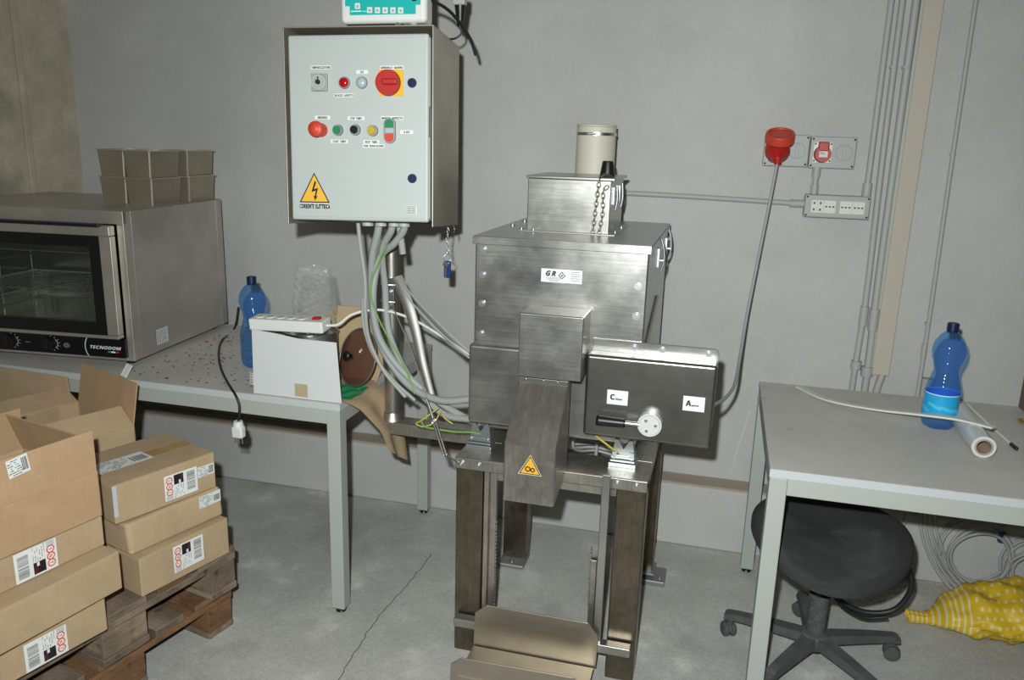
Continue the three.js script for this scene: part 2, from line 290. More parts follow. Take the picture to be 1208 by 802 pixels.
// steel pans stacked on the oven
{
  const panW = .108, panD = .196, panH = .098, a = .1;
  function pan(label, px, py, pz) {
    const t = thing('steel_pan', label, 'pan', [px, py, pz], null, true); t.rotation.y = a;
    const W = panW / 2, D = panD / 2, k = .88, w = W * k, d = D * .94, H = panH, th = .002, pos = [], idx = [];
    const ring = (hw, hd, y) => { const b = pos.length / 3; const q = .004; for (const [sx, sz, a, e] of [[-1, 1, 0, 1], [-1, 1, 1, 0], [1, 1, 1, 0], [1, 1, 0, 1], [1, -1, 0, 1], [1, -1, 1, 0], [-1, -1, 1, 0], [-1, -1, 0, 1]]) pos.push(sx * (hw - q * a), y, sz * (hd - q * e)); return b; };
    const r0 = ring(w, d, 0), r1 = ring(W, D, H), r2 = ring(W - th, D - th, H), r3 = ring(w - th, d - th, th);
    const bridge = (p, q) => { for (let i = 0; i < 8; i++) { const j = (i + 1) % 8; idx.push(p + i, p + j, q + j, p + i, q + j, q + i); } };
    bridge(r0, r1); bridge(r1, r2); bridge(r2, r3); for (let i = 1; i < 7; i++) idx.push(r3, r3 + i, r3 + i + 1, r0, r0 + i + 1, r0 + i);
    let g = new THREE.BufferGeometry(); g.setAttribute('position', new THREE.Float32BufferAttribute(pos, 3)); g.setIndex(idx); g = g.toNonIndexed(); g.computeVertexNormals();
    part('body', uvm(g, px), M.steelPan, t);
    const R = .005; part('rim', merge([bx(-W - R, W + R, H - .003, H, D - .001, D + R, .001), bx(-W - R, W + R, H - .003, H, -D - R, -D + .001, .001), bx(-W - R, -W + .001, H - .003, H, -D, D, .001), bx(W - .001, W + R, H - .003, H, -D, D, .001)]), M.steelEdge2, t);
    return t;
  }
  M.steelPan = std({ color: 0xece6da, map: tOven, roughness: .42, metalness: .8 });
  M.steelEdge2 = std({ color: 0xe2dccf, roughness: .45, metalness: .9 });
  const y0 = TL + .545, y1 = y0 + panH + .0005;
  const c = Math.cos(a), s = Math.sin(a), at = (lx, lz) => [-2.089 + lx * c + lz * s, -2.62 - lx * s + lz * c];
  const S = [['nearest', 0, 0], ['rear right', .014, -.226], ['left', -.131, -.040]];
  const names = { nearest: ['lower deep steel pan of the nearest stack on the oven', 'upper deep steel pan of the nearest stack on the oven'], 'rear right': ['lower deep steel pan of the right stack on the oven, beside the wall', 'upper deep steel pan of the right stack on the oven, beside the wall'], left: ['lower deep steel pan of the left stack on the oven, brownish sheen', 'upper deep steel pan of the left stack on the oven, brownish sheen'] };
  for (const [n, lx, lz] of S) { const [x, z] = at(lx, lz); pan(names[n][0], x, y0, z); pan(names[n][1], x, y1, z); }
}
// oven cord with plug
{
  const t = thing('oven_cable', 'black oven cord hanging over the table edge with a white plug', 'cord', [-1.46, TL, -2.15]);
  const y = TL + .005;
  part('cord', tube([[-2.0, TL + .08, -2.985], [-1.985, y, -2.93], [-1.898, y, -2.708], [-1.788, y, -2.527], [-1.667, y, -2.364], [-1.56, y, -2.24], [-1.495, y, -2.17], [-1.466, TL - .008, -2.148], [-1.452, .70, -2.143], [-1.457, .645, -2.14]], .0042, 90), M.cableBlack, t);
  const p = part('plug', merge([cyl(.014, .018, .018, -1.457, .640, -2.138, 'y', 16), bx(-1.478, -1.438, .592, .632, -2.153, -2.125, .008, 3)]), M.white, t, 'white plug');
  part('prong', merge([-.012, 0, .012].map(d => cyl(.0024, .0024, .02, -1.458 + d, .582, -2.139, 'y', 10))), M.steelBright, p);
}
// crumbs on the left table
{
  const r = rng(91), list = [], unit = new THREE.IcosahedronGeometry(1, 0);
  for (let i = 0; i < 240; i++) { const x = -1.98 + Math.pow(r(), 1.3) * .55, z = -2.2 - r() * .72; if (x < -1.95 + .05 * (z + 2.29) && z > -2.97) continue; const s = .0012 + r() * .0028; list.push(unit.clone().scale(s * (1 + r()), s * .6, s).rotateY(r() * 6).translate(x, TL + s * .4, z)); }
  const m = solo('crumbs', merge(list), M.crumb, 'scattered brown crumbs on the grey table top beside the oven', 'crumbs'); m.userData.kind = 'stuff';
}
// ---------------------------------------------------------------- bottles
const bottleTex = canvasTex(512, 128, (c, w, h) => {
  c.fillStyle = '#1f9fd4'; c.fillRect(0, 0, w, h); c.fillStyle = '#47b9e2'; for (let i = 0; i < 9; i++) { c.beginPath(); c.ellipse(i * 60, 70 + (i % 3) * 12, 40, 10, .4, 0, 7); c.fill(); }
  c.fillStyle = '#cfe6ee'; c.fillRect(0, 0, w, 5); c.fillRect(62, 18, 42, 46); c.fillStyle = '#223'; for (let y = 22; y < 60; y += 4) c.fillRect(66, y, 34, 1 + (y % 3));
  c.fillStyle = '#0d6aa6'; c.font = 'bold 13px sans-serif'; for (let y = 80; y < 122; y += 14) c.fillRect(20, y, 70, 5);
});
function bottle(label, x, z, turn, labelled) {
  const t = thing('water_bottle', label, 'bottle', [x, TL, z], null, true); t.rotation.y = turn;
  const prof = [[.000, .006], [.018, .004], [.034, .001], [.043, .008], [.047, .022], [.049, .04], [.0485, .06], [.049, .09], [.0485, .115], [.0455, .135], [.039, .158], [.0345, .178], [.0365, .196], [.043, .216], [.0468, .236], [.0458, .252], [.041, .268], [.033, .282], [.023, .293], [.0155, .299], [.0135, .303], [.0135, .312]];
  const cv = new THREE.SplineCurve(prof.map(p => new THREE.Vector2(...p)));
  const g = new THREE.LatheGeometry(cv.getPoints(110), 40), p = g.attributes.position;
  for (let i = 0; i < p.count; i++) {           // petal foot and the ripples of the body
    const X = p.getX(i), Y = p.getY(i), Z = p.getZ(i), an = Math.atan2(Z, X), r = Math.hypot(X, Z);
    let s = 1; if (Y < .04) s -= .10 * (1 - Y / .04) * Math.max(0, Math.cos(an * 5)) * (r > .02 ? 1 : 0);
    if (Y > .13 && Y < .285) s += .012 * Math.sin(Y * 260 + an * 3);
    p.setXYZ(i, X * s, Y, Z * s);
  }
  g.computeVertexNormals();
  part('body', g, M.bottle, t, 'clear blue plastic body');
  const ribs = []; for (let i = 0; i < 24; i++) ribs.push(bx(-.001, .001, .305, .324, .0152, .0166, .0004).rotateY(i / 24 * 2 * Math.PI));
  part('cap', merge([new THREE.LatheGeometry([[0, .326], [.0135, .326], [.0155, .324], [.0155, .304], [.0165, .300], [.0140, .298]].map(q => new THREE.Vector2(...q)).reverse(), 28), ...ribs]), M.cap, t, 'dark blue screw cap');
  part('collar', new THREE.TorusGeometry(.0155, .0015, 8, 28).rotateX(Math.PI / 2).translate(0, .296, 0), M.bottle, t);
  if (labelled) part('label', new THREE.CylinderGeometry(.0495, .0495, .068, 48, 1, true).translate(0, .078, 0), std({ map: bottleTex, roughness: .35, side: THREE.DoubleSide }), t, 'cyan wrap label with a barcode');
  return t;
}
bottle('blue plastic water bottle on the left table behind the white carton', -1.585, -2.452, .4, false);
bottle('blue plastic water bottle with a cyan label on the right table', .688, -2.585, 3.5, true);

// ---------------------------------------------------------------- white carton with kitchenware
{
  const t = thing('open_carton', 'open white-fronted carton with brown inside at the table corner', 'box', [-1.26, TL, -2.3]);
  const y = TL + .001, zF = -2.172, zB = -2.43, th = .004;
  part('front_panel', plateXY([[-1.414, y], [-1.105, y], [-1.118, y + .195], [-1.25, y + .196], [-1.330, y + .206], [-1.410, y + .212]], zF, th), M.cartonWhite, t, 'white crumpled front panel');
  part('back_panel', plateXY([[-1.414, y], [-1.10, y], [-1.078, y + .06], [-1.088, y + .215], [-1.155, y + .222], [-1.160, y + .255], [-1.251, y + .253], [-1.30, y + .21], [-1.414, y + .2]], zB, th), M.kraft, t);
  part('side_panel', bx(-1.414, -1.410, y, y + .205, zB, zF), M.kraft, t);
  part('bottom_panel', bx(-1.414, -1.108, y - .0005, y + .003, zB, zF, .001), M.kraft, t);
  // right end panel folded outwards, drooping over the table end
  const g = new THREE.PlaneGeometry(1, 1, 14, 10), p = g.attributes.position;
  for (let i = 0; i < p.count; i++) {
    const u = p.getX(i) + .5, v = p.getY(i) + .5;   // u outwards, v from front to back
    const bend = Math.max(0, u - .10), z = zF + (zB + .03 - zF) * v * (1 - .35 * u);
    p.setXYZ(i, -1.112 + .05 * Math.min(1, u * 5) + .05 * Math.min(1, bend * 2) + .006 * Math.sin(v * 9), TL + .005 - bend * .235 - .10 * bend * v, z - .17 * bend);
  }
  g.computeVertexNormals(); const side = M.kraft.clone(); side.side = THREE.DoubleSide;
  const g2 = g.clone(); g2.translate(.003, -.001, 0);
  part('end_flap', uvm(merge([g, g2])), side, t, 'brown end flap drooping over the table edge');
  part('tape_patch', sticker(.045, .042, -1.243, y + .028, zF + th + .0006), std({ color: 0xa99c7e, roughness: .4 }), t, 'yellowed tape patch');
  part('barcode_sticker', sticker(.022, .04, 0, 0, 0).rotateY(-.5).translate(-1.424, y + .045, zF - .006), paper(canvasTex(64, 96, (c, w, h) => { c.fillStyle = '#e4e4e2'; c.fillRect(0, 0, w, h); c.fillStyle = '#333'; for (let i = 8; i < 90; i += 22) { c.fillRect(10, i, 44, 5); c.fillRect(10, i + 9, 18, 5); } }), { side: THREE.DoubleSide }), t);
}
{
  const t = thing('cooking_pot', 'steel cooking pot inside the white carton', 'pot', [-1.27, TL + .005, -2.29]);
  const y = TL + .005;
  part('body', new THREE.LatheGeometry([[0, 0], [.08, 0], [.085, .006], [.085, .185], [.089, .189], [.087, .191], [.083, .187], [.082, .01], [0, .006]].map(p => new THREE.Vector2(...p)), 40).translate(-1.27, y, -2.292), M.steelBright, t);
  part('handle', tube([[-1.30, y + .165, -2.205], [-1.298, y + .168, -2.185], [-1.262, y + .168, -2.180], [-1.235, y + .160, -2.188], [-1.232, y + .15, -2.212]], .005, 30), M.black, t, 'black loop handle');
}
{
  const t = thing('pot_lid', 'round tinted glass lid with steel rim leaning in the carton', 'lid', [-1.128, TL + .008, -2.335], null, true);
  t.rotation.set(0, -.42, 0);
  const R = .096, tf = g => g.rotateX(Math.PI / 2 - .33).rotateZ(.30).translate(0, .098, 0);
  const dome = []; for (let i = 0; i <= 12; i++) { const u = i / 12; dome.push(new THREE.Vector2(u * R, .026 * (1 - u * u))); }
  part('glass', tf(new THREE.LatheGeometry(dome, 48)), M.glassLid, t);
  part('rim', tf(new THREE.TorusGeometry(R, .0030, 10, 56).rotateX(Math.PI / 2)), std({ color: 0x6f6d69, roughness: .4, metalness: .5 }), t);
  part('knob', tf(merge([new THREE.LatheGeometry([[0, .026], [.008, .026], [.007, .036], [.015, .043], [.016, .048], [.010, .052], [0, .053]].map(p => new THREE.Vector2(...p)), 24)])), M.black, t);
}
solo('green_cloth', (() => { const g = new THREE.PlaneGeometry(.10, .14, 10, 12).rotateX(-Math.PI / 2), p = g.attributes.position; for (let i = 0; i < p.count; i++) p.setY(i, .006 + .004 * Math.sin(p.getX(i) * 80) * Math.cos(p.getZ(i) * 70)); g.computeVertexNormals(); g.translate(-1.135, TL + .002, -2.265); return g; })(), (() => { const m = M.green.clone(); m.side = 2; return m; })(), 'green cloth lying in the white carton under the glass lid', 'cloth');
// power strip lying across the carton
{
  const t = thing('power_strip', 'white multi-socket power strip with a red switch resting across the carton', 'power strip', [-1.297, .952, -2.21], null, true);
  t.rotation.set(.10, .03, .03);
  part('body', bx(-.127, .127, 0, .038, -.032, .032, .006, 3), M.white, t);
  for (let i = 0; i < 5; i++) { const x = -.10 + i * .036; const s = part('socket', cyl(.0155, .0155, .004, x, .0385, 0, 'y', 24), M.cableWhite, t); part('hole', merge([-.006, 0, .006].map(d => cyl(.0018, .0018, .0006, x + d, .0408, 0, 'y', 8))), M.black, s); }
  part('switch', bx(.082, .108, .036, .044, -.011, .011, .003), M.red, t, 'red rocker switch');
  part('end_cap', bx(-.136, -.127, .008, .026, -.012, .012, .002), M.white, t);
  part('cable', tube([[.126, .018, 0], [.16, .02, -.01], [.20, .048, -.03], [.27, .055, -.07], [.36, .02, -.11], [.46, -.045, -.13], [.55, -.085, -.10], [.60, -.092, -.07]], .0045, 60), M.cableWhite, t, 'white cable running to the machine');
}
// clear plastic bag standing up behind the strip
{
  const nu = 150, nv = 100, pos = [], idx = [], r1 = rng(7);
  const ph = Array.from({ length: 14 }, () => [r1() * 40 + 10, r1() * 30 + 8, r1() * 6, r1() * 6]);
  for (let j = 0; j <= nv; j++) for (let i = 0; i <= nu; i++) {
    const a = i / nu * 2 * Math.PI, v = j / nv, flat = .058 * (1 - .72 * v * v) * (.85 + .15 * Math.sin(v * 5));
    const w = .063 + .006 * Math.sin(v * 4);
    let x = Math.cos(a) * w, z = Math.sin(a) * flat; x = Math.sign(x) * Math.pow(Math.abs(x) / w, .75) * w;
    let d = 0; ph.forEach(([fx, fy, p, q], k) => { d += (1 - Math.abs(Math.sin(fx * x * 2.2 + fy * v * (k % 2 ? 1 : -1) + p + Math.sin(v * 4 + q)))) ** 3 * .0034; });
    pos.push(x * (1 - d), v * .196 + .004 * Math.sin(a * 3) * v, z + d * Math.sign(z + 1e-6) - .012);
  }
  for (let j = 0; j < nv; j++) for (let i = 0; i < nu; i++) { const p = j * (nu + 1) + i, q = p + nu + 1; idx.push(p, q, p + 1, p + 1, q, q + 1); }
  const g = new THREE.BufferGeometry(); g.setAttribute('position', new THREE.Float32BufferAttribute(pos, 3)); g.setIndex(idx); g.computeVertexNormals(); g.translate(-1.282, TL + .198, -2.33);
  M.bag.side = THREE.DoubleSide;
  solo('plastic_bag', g, M.bag, 'crinkled clear plastic bag standing in the pot in the carton', 'bag');
}

// ---------------------------------------------------------------- pallets and cartons
const RPAL = -.21;
function pallet(label, x, y, z) {
  const t = thing('wooden_pallet', label, 'pallet', [x, y, z], null, true); t.rotation.y = RPAL;
  const r = rng(Math.round(y * 1000) + 3), mats = [M.wood, M.woodWarm, M.wood];
  const wood = () => mats[Math.floor(r() * 3)];
  const board = (n, x0, x1, y0, y1, z0, z1) => part(n, uvm(bx(x0, x1, y0, y1, z0, z1, .003), r() * 3), wood(), t);
  const zs = [[0, .1], [.3275, .4725], [.7, .8]], xs = [[-.145, 0], [-.6725, -.5275], [-1.2, -1.055]];
  for (const [z0, z1] of zs) board('skid', -1.2, 0, 0, .022, z0, z1);
  for (const [x0, x1] of xs) for (const [z0, z1] of zs) board('block', x0 + .004 * r(), x1 - .004 * r(), .022, .1, z0 + .003, z1 - .003);
  for (const [x0, x1] of xs) board('stringer', x0, x1, .1, .122, 0, .8);
  for (const [z0, z1] of [[0, .145], [.1875, .2875], [.3275, .4725], [.5125, .6125], [.655, .8]]) board('deck_board', -1.2, 0, .122, .144, z0, z1);
  return t;
}
pallet('worn wooden pallet lying on the concrete floor, lower of the two', -1.425, 0, -2.005);
pallet('worn wooden pallet carrying the cartons, upper of the two', -1.40, .1445, -2.0);
const rl = rng(17);
const tntTex = canvasTex(416, 304, (c, w, h) => {
  c.fillStyle = '#d9dada'; c.fillRect(0, 0, w, h);
  c.strokeStyle = '#cf3f22'; c.fillStyle = '#cf3f22'; c.lineWidth = 11; c.textAlign = 'center'; c.textBaseline = 'middle'; c.font = 'bold 46px sans-serif';
  ['T', 'N', 'T'].forEach((s, i) => { const x = 62, y = 210 - i * 72; c.beginPath(); c.arc(x, y, 35, 0, 7); c.stroke(); c.save(); c.translate(x, y); c.rotate(-Math.PI / 2); c.fillText(s, 0, 3); c.restore(); });
  c.fillStyle = '#121114'; c.fillRect(120, 18, 120, 118); c.fillStyle = '#4a1420'; c.fillRect(195, 24, 40, 70); c.fillStyle = '#d8d8d8'; c.fillRect(180, 92, 26, 40);
  c.fillStyle = '#666'; for (let x = 122; x < 250; x += 22) for (let y = 150; y < 285;) { const l = 8 + rl() * 26; if (rl() > .3) c.fillRect(x, y, 6, l); y += l + 7; }
  for (let y = 246; y < 290; y += 14) c.fillRect(20, y, 60 + rl() * 30, 5);
  for (let k = 0; k < 2; k++) for (let y = 30 + k * 124; y < 136 + k * 124;) { const l = 2 + rl() * 6; c.fillRect(282, y, 104, l); y += l + 2 + rl() * 5; }
});
const tinyLabel = (w, h, big) => canvasTex(w, h, (c) => { c.fillStyle = '#d3d6d6'; c.fillRect(0, 0, w, h); c.fillStyle = '#555'; const r = rng(w + h); for (let y = 10; y < h - 10; y += 13) for (let x = 8; x < w * .6;) { const l = 6 + r() * 26; if (r() > .35) c.fillRect(x, y, l, 5); x += l + 6; } c.fillStyle = '#222'; for (let x = w * .68; x < w - 12;) { const l = 2 + r() * 4; c.fillRect(x, big ? 14 : h * .3, l, big ? h - 28 : h * .5); x += l + 2 + r() * 4; } });
const labelA = tinyLabel(200, 100, true), labelB = tinyLabel(240, 130, false);
const tntMat = paper(tntTex), labMatA = paper(labelA), labMatB = paper(labelB);
// closed carton: near bottom corner on the right, long side running away at angle deg, width to the left
function carton(label, x, y, z, deg, L, W, H, opt = {}) {
  const t = thing('cardboard_box', label, 'box', [x, y, z], null, true); t.rotation.y = -deg * Math.PI / 180;
  const off = rl() * 4;
  let body = uvm(new RoundedBoxGeometry(W, H - .003, L, 3, .004).translate(-W / 2, (H - .003) / 2, -L / 2), off);
  if (opt.crush) { body = uvm(new RoundedBoxGeometry(W, H, L, 12, .012).translate(-W / 2, H / 2, -L / 2), off); const p = body.attributes.position; for (let i = 0; i < p.count; i++) { const X = p.getX(i), Y = p.getY(i), Z = p.getZ(i), k = Math.max(0, 1 + Z / .12); p.setXYZ(i, X - .022 * k * k * (Y / H) - .004 * Math.sin(Z * 30 + Y * 50), Y - .010 * k * Math.max(0, 1 + X / .15) * (Y / H) * (1 + .3 * Math.sin(Z * 60)), Z - .012 * k * Math.sin(Y / H * 3.1) * Math.max(0, 1 + X / .2)); } body.computeVertexNormals(); }
  part('body', body, M.kraft, t);
  if (!opt.crush) {
    part('flap', bx(-W / 2 + .001, -.001, H - .004, H, -L + .001, -.001, .001), M.kraft, t); part('flap', bx(-W + .001, -W / 2 - .001, H - .004, H, -L + .001, -.001, .001), M.kraft, t);
    if (opt.tape) part('tape', bx(-W / 2 - .024, -W / 2 + .024, H, H + .0006, -L, 0, .0002), M.tape, t, 'brown sealing tape');
  }
  for (const [m, s0, s1, y0, y1, rot, nm] of opt.labels ?? []) {
    const g = new THREE.PlaneGeometry(s1 - s0, y1 - y0); if (rot) { g.rotateZ(Math.PI); }
    part('shipping_label', g.rotateY(Math.PI / 2).translate(.0008 + (opt.crush ? .003 : 0), (y0 + y1) / 2, -(s0 + s1) / 2), m, t, nm);
  }
  return t;
}
const P = .2905;
carton('sealed brown carton at the bottom of the right stack on the pallet', -1.468, P, -1.663, 16, .30, .26, .118, { tape: 1, labels: [[tntMat, .104, .206, .024, .106, 0, 'courier label with three red circles']] });
carton('crushed brown carton squeezed between two others in the right stack', -1.497, P + .1185, -1.665, 17, .31, .255, .0955, { crush: 1, labels: [[labMatB, .224, .30, .055, .093, 0, 'white address label']] });
const topBox = carton('sealed brown carton with labels on top of the right stack', -1.526, P + .2145, -1.655, 20, .316, .26, .114, { tape: 1, labels: [[tntMat, .148, .253, .014, .090, 0, 'courier label with three red circles'], [labMatA, .255, .311, .050, .083, 0, 'white barcode label']] });
part('paper_label', new THREE.PlaneGeometry(.16, .075).rotateX(-Math.PI / 2).rotateY(Math.PI / 2).translate(-.13, .1152, -.10), labMatB, topBox, 'white paper label across the top seam');
part('torn_corner_tape', bx(-.004, .0012, .02, .112, -.012, .0012, .002), std({ color: 0xc9ccd0, roughness: .25, metalness: .3 }), topBox, 'torn clear tape on the corner');
// front stack: far bottom corner given
function nearFrom(x, z, deg, L) { const a = deg * Math.PI / 180; return [x - Math.sin(a) * L, z + Math.cos(a) * L]; }
{
  const L = .40; let [x, z] = nearFrom(-1.450, -1.512, 14, L);
  carton('sealed brown carton at the bottom of the front stack on the pallet', x, P, z, 14, L, .30, .108, { labels: [[tntMat, L - .212, L - .108, .004, .078, 1, 'courier label with three red circles, upside down']] });
  [x, z] = nearFrom(-1.419, -1.542, 11, L);
  carton('plain brown carton without labels jutting out of the front stack', x, P + .1085, z, 11, L, .34, .107, {});
  [x, z] = nearFrom(-1.474, -1.556, 12, L);
  carton('brown carton under the open one in the front stack', x, P + .216, z, 12, L, .30, .090, { labels: [[tntMat, L - .232, L - .128, .004, .080, 1, 'courier label with three red circles, upside down']] });
}
// open cartons
function openCarton(label, x, y, z, deg, L, W, H, flaps, mats = M.kraft) {
  const t = thing('open_cardboard_box', label, 'box', [x, y, z], null, true); t.rotation.y = -deg * Math.PI / 180; const th = .004;
  part('side_panel', bx(-th, 0, 0, H, -L, 0, .001), mats, t); part('side_panel', bx(-W, -W + th, 0, H, -L, 0, .001), M.kraft, t);
  part('end_panel', bx(-W, 0, 0, H, -L, -L + th, .001), M.kraft, t); part('end_panel', bx(-W, 0, 0, H, -th, 0, .001), M.kraft, t);
  part('bottom_panel', bx(-W + th, -th, 0, th, -L + th, -th, .001), M.kraftIn, t);
  // flaps: side, length, angle from vertical (positive outwards)
  for (const [side, len, ang, m, inset = 0] of flaps) {
    const horiz = side === 'right' || side === 'left', w = (horiz ? L : W) - .006 - inset;
    let g = uvm(new RoundedBoxGeometry(w, len, th, 1, .001).translate(0, len / 2, 0)); g = g.rotateX(ang);
    if (side === 'right') g.rotateY(Math.PI / 2).translate(-th / 2, H, -L / 2); if (side === 'left') g.rotateY(-Math.PI / 2).translate(-W + th / 2, H, -L / 2);
    if (side === 'far') g.rotateY(Math.PI).translate(-W / 2, H, -L + th / 2); if (side === 'near') g.translate(-W / 2, H, -th / 2);
    part('flap', g, m ?? M.kraft, t);
  }
  return t;
}
{
  const L = .40, [x, z] = nearFrom(-1.462, -1.545, 12, L);
  const t = openCarton('tall open carton with raised flaps on top of the front stack', x, P + .3065, z, 12, L, .30, .122, [['right', .108, .0, M.kraftPink], ['far', .115, -.35, M.kraftIn], ['left', .115, -.1, M.kraftIn]], M.kraftPink);
  part('shipping_label', new THREE.PlaneGeometry(.05, .044).rotateX(0).rotateZ(.12).rotateY(Math.PI / 2).translate(.0012, .205, -L + .194), labMatA, t, 'white barcode label stuck on the raised flap');
  const c = openCarton('wide open carton with flaps up at the back of the pallet', -1.826, P, -1.738, 22, .27, .36, .362, [['right', .085, -.95], ['far', .135, .18, M.kraftPink], ['left', .09, 1.2]]);
  solo('foil_packet', (() => { const g = new RoundedBoxGeometry(.13, .03, .09, 6, .014), p = g.attributes.position; for (let i = 0; i < p.count; i++) p.setY(i, p.getY(i) + .004 * Math.sin(p.getX(i) * 90) * Math.cos(p.getZ(i) * 80)); g.computeVertexNormals(); return g.rotateX(.25).rotateY(.5).translate(-1.93, P + .285, -1.83); })(), M.film, 'silvery white packet lying inside the wide open carton', 'packet');
  solo('folded_filler', merge([bx(-.14, .12, 0, .268, -.11, .10, .004)]).rotateY(-.35).translate(-1.97, P + .005, -1.87), M.kraftIn, 'brown cardboard filler inside the wide open carton', 'cardboard');
  openCarton('open carton in the back corner of the pallet against the table', -2.09, P, -1.93, 4, .185, .40, .36, [['far', .09, -.05]]);
}

// ---------------------------------------------------------------- the machine
const hex = (() => { const h = new THREE.CylinderGeometry(.0065, .0065, .006, 6).rotateX(Math.PI / 2).translate(0, 0, .0055); const w = new THREE.CylinderGeometry(.0105, .0105, .0022, 20).rotateX(Math.PI / 2).translate(0, 0, .0011); return merge([h, w]); })();
const bolt = (x, y, z, parent, axis = 'z', s = 1) => part('bolt', (() => { let g = hex.clone().scale(s, s, s); if (axis === 'y') g.rotateX(-Math.PI / 2); if (axis === 'x') g.rotateY(Math.PI / 2); return g.translate(x, y, z); })(), M.zinc, parent);
const mac = thing('filling_machine', 'stainless steel hopper machine on four legs with a discharge chute', 'machine', [-.42, 0, -2.4]);
{
  // stand
  const top = part('stand_top', merge([bx(-.702, -.139, .636, .646, -2.235, -2.09, .002), bx(-.702, -.60, .636, .646, -2.76, -2.236, .002), bx(-.245, -.139, .636, .646, -2.76, -2.236, .002), bx(-.60, -.245, .636, .646, -2.76, -2.68, .002)]), M.steelDark, mac);
  part('front_flange', bx(-.702, -.139, .612, .645, -2.094, -2.087, .002), M.steelDark, top);
  part('cross_beam', bx(-.617, -.225, .573, .636, -2.17, -2.12, .003), M.steelDark, top);
  part('side_rail', bx(-.70, -.66, .596, .636, -2.74, -2.1, .003), M.steelDark, top); part('side_rail', bx(-.181, -.141, .596, .636, -2.74, -2.1, .003), M.steelDark, top);
  for (const x of [-.681, -.630, -.224, -.170]) bolt(x, .628, -2.087, top);
  const legs = [[-.70, -.617, .0, -2.175, -2.095], [-.225, -.141, .0, -2.175, -2.095], [-.70, -.612, .012, -2.745, -2.665], [-.181, -.141, .012, -2.765, -2.70]];
  legs.forEach(([x0, x1, y0, z0, z1], i) => {
    const l = part('leg', bx(x0, x1, y0, .636, z0, z1, .004, 2), M.steelLeg, mac);
    if (i === 2) { part('foot_plate', bx(x0 - .004, x1 + .006, .004, .020, z0 + .02, z1 + .055, .006, 2), M.galv, l); bolt((x0 + x1) / 2, .020, z1 + .03, l, 'y', .8); }
    if (i === 3) { part('foot_plate', merge([bx(x0 - .03, x1 + .01, .03, .038, z0, z1 + .03, .002), bx(x0 - .005, x1 + .05, .0, .02, z0, z1 + .045, .004)]), M.galv, l); bolt(x1 + .03, .02, z1 + .015, l, 'y', .8); }
  });
  // guide rails, lever bar, tray
  part('guide_rail', merge([bx(-.615, -.600, .10, .612, -2.14, -2.10, .002), bx(-.600, -.579, .14, .605, -2.128, -2.112, .002)]), M.steelDark, mac);
  part('guide_rail', merge([bx(-.268, -.252, .10, .612, -2.14, -2.10, .002), bx(-.288, -.270, .12, .37, -2.13, -2.11, .002)]), M.steelDark, mac);
  for (const [x, y0, y1] of [[-.578, .15, .44], [-.2885, .22, .41]]) { const seg = []; const r = rng(3); for (let y = y0; y < y1; y += .012) seg.push(bx(x - .002 - r() * .0015, x + .002, y, y + .005 + r() * .006, -2.122, -2.114, .001)); part('toothed_strip', merge(seg), M.steelDark, mac); }
  part('lever_bar', bx(-.262, -.240, .125, .66, -2.072, -2.064, .0015), M.steel, mac);
  part('tray_support', bx(-.690, -.152, .106, .134, -2.088, -2.055, .003), M.steel, mac);
  const tray = part('tray', bx(-.62, -.252, .060, .064, -2.04, -1.89, .001), M.steelTray = std({ map: tOven, color: 0xe8e4dc, roughness: .42, metalness: .9 }), mac);
  part('back_plate', plateXY([[-.622, .062], [-.247, .062], [-.244, .166], [-.276, .203], [-.583, .203], [-.618, .172]], -2.05, .004), M.steelTray, tray);
  part('front_plate', plateXY([[-.645, .03], [-.255, .03], [-.253, .100], [-.288, .126], [-.612, .120], [-.643, .094]], -1.9, .004), M.steelTray, tray);
  // weighing cells between stand and hopper
  for (const x of [-.655, -.222]) {
    const b = part('load_cell', merge([bx(x - .040, x + .040, .645, .658, -2.235, -2.165, .002), bx(x - .036, x + .036, .659, .666, -2.232, -2.17, .002), bx(x - .034, x + .034, .667, .68, -2.228, -2.176, .002)]), M.zinc, mac);
    part('support', plateXY([[x - .032, .68], [x + .032, .68], [x + .026, .722], [x + .016, .722], [x, .695], [x - .016, .722], [x - .026, .722]], -2.22, .034), M.zinc, b);
    bolt(x - .026, .675, -2.175, b, 'z', .7); bolt(x + .026, .675, -2.175, b, 'z', .7);
  }
  // hopper
  const body = part('hopper', bx(-.686, -.188, .705, 1.266, -2.88, -2.2, .006, 2), M.steel, mac);
  for (const [x, y] of [[-.662, 1.246], [-.662, 1.173], [-.662, 1.088], [-.214, 1.255], [-.213, 1.171], [-.213, 1.087]]) bolt(x, y, -2.2, body);
  const lid = part('lid', merge([bx(-.691, -.182, 1.279, 1.285, -2.89, -2.19, .001), bx(-.691, -.182, 1.262, 1.284, -2.193, -2.189, .001), bx(-.185, -.182, 1.262, 1.284, -2.89, -2.19, .001), bx(-.691, -.688, 1.262, 1.284, -2.89, -2.19, .001)]), M.steel, mac);
  for (const z of [-2.52, -2.68]) bolt(-.66, 1.285, z, lid, 'y', .8);
  for (const z of [-2.49, -2.80]) {
    part('latch', merge([bx(-.189, -.180, 1.185, 1.245, z - .014, z + .014, .002), capped([[-.176, 1.17, z], [-.168, 1.20, z], [-.170, 1.24, z], [-.179, 1.272, z]], .0032, 16), bx(-.186, -.166, 1.205, 1.211, z - .01, z + .01, .001)]), M.zinc, body);
  }
  part('side_brace', capped([[-.183, .985, -2.21], [-.183, 1.085, -2.54]], .005, 4), M.steelEdge, body);
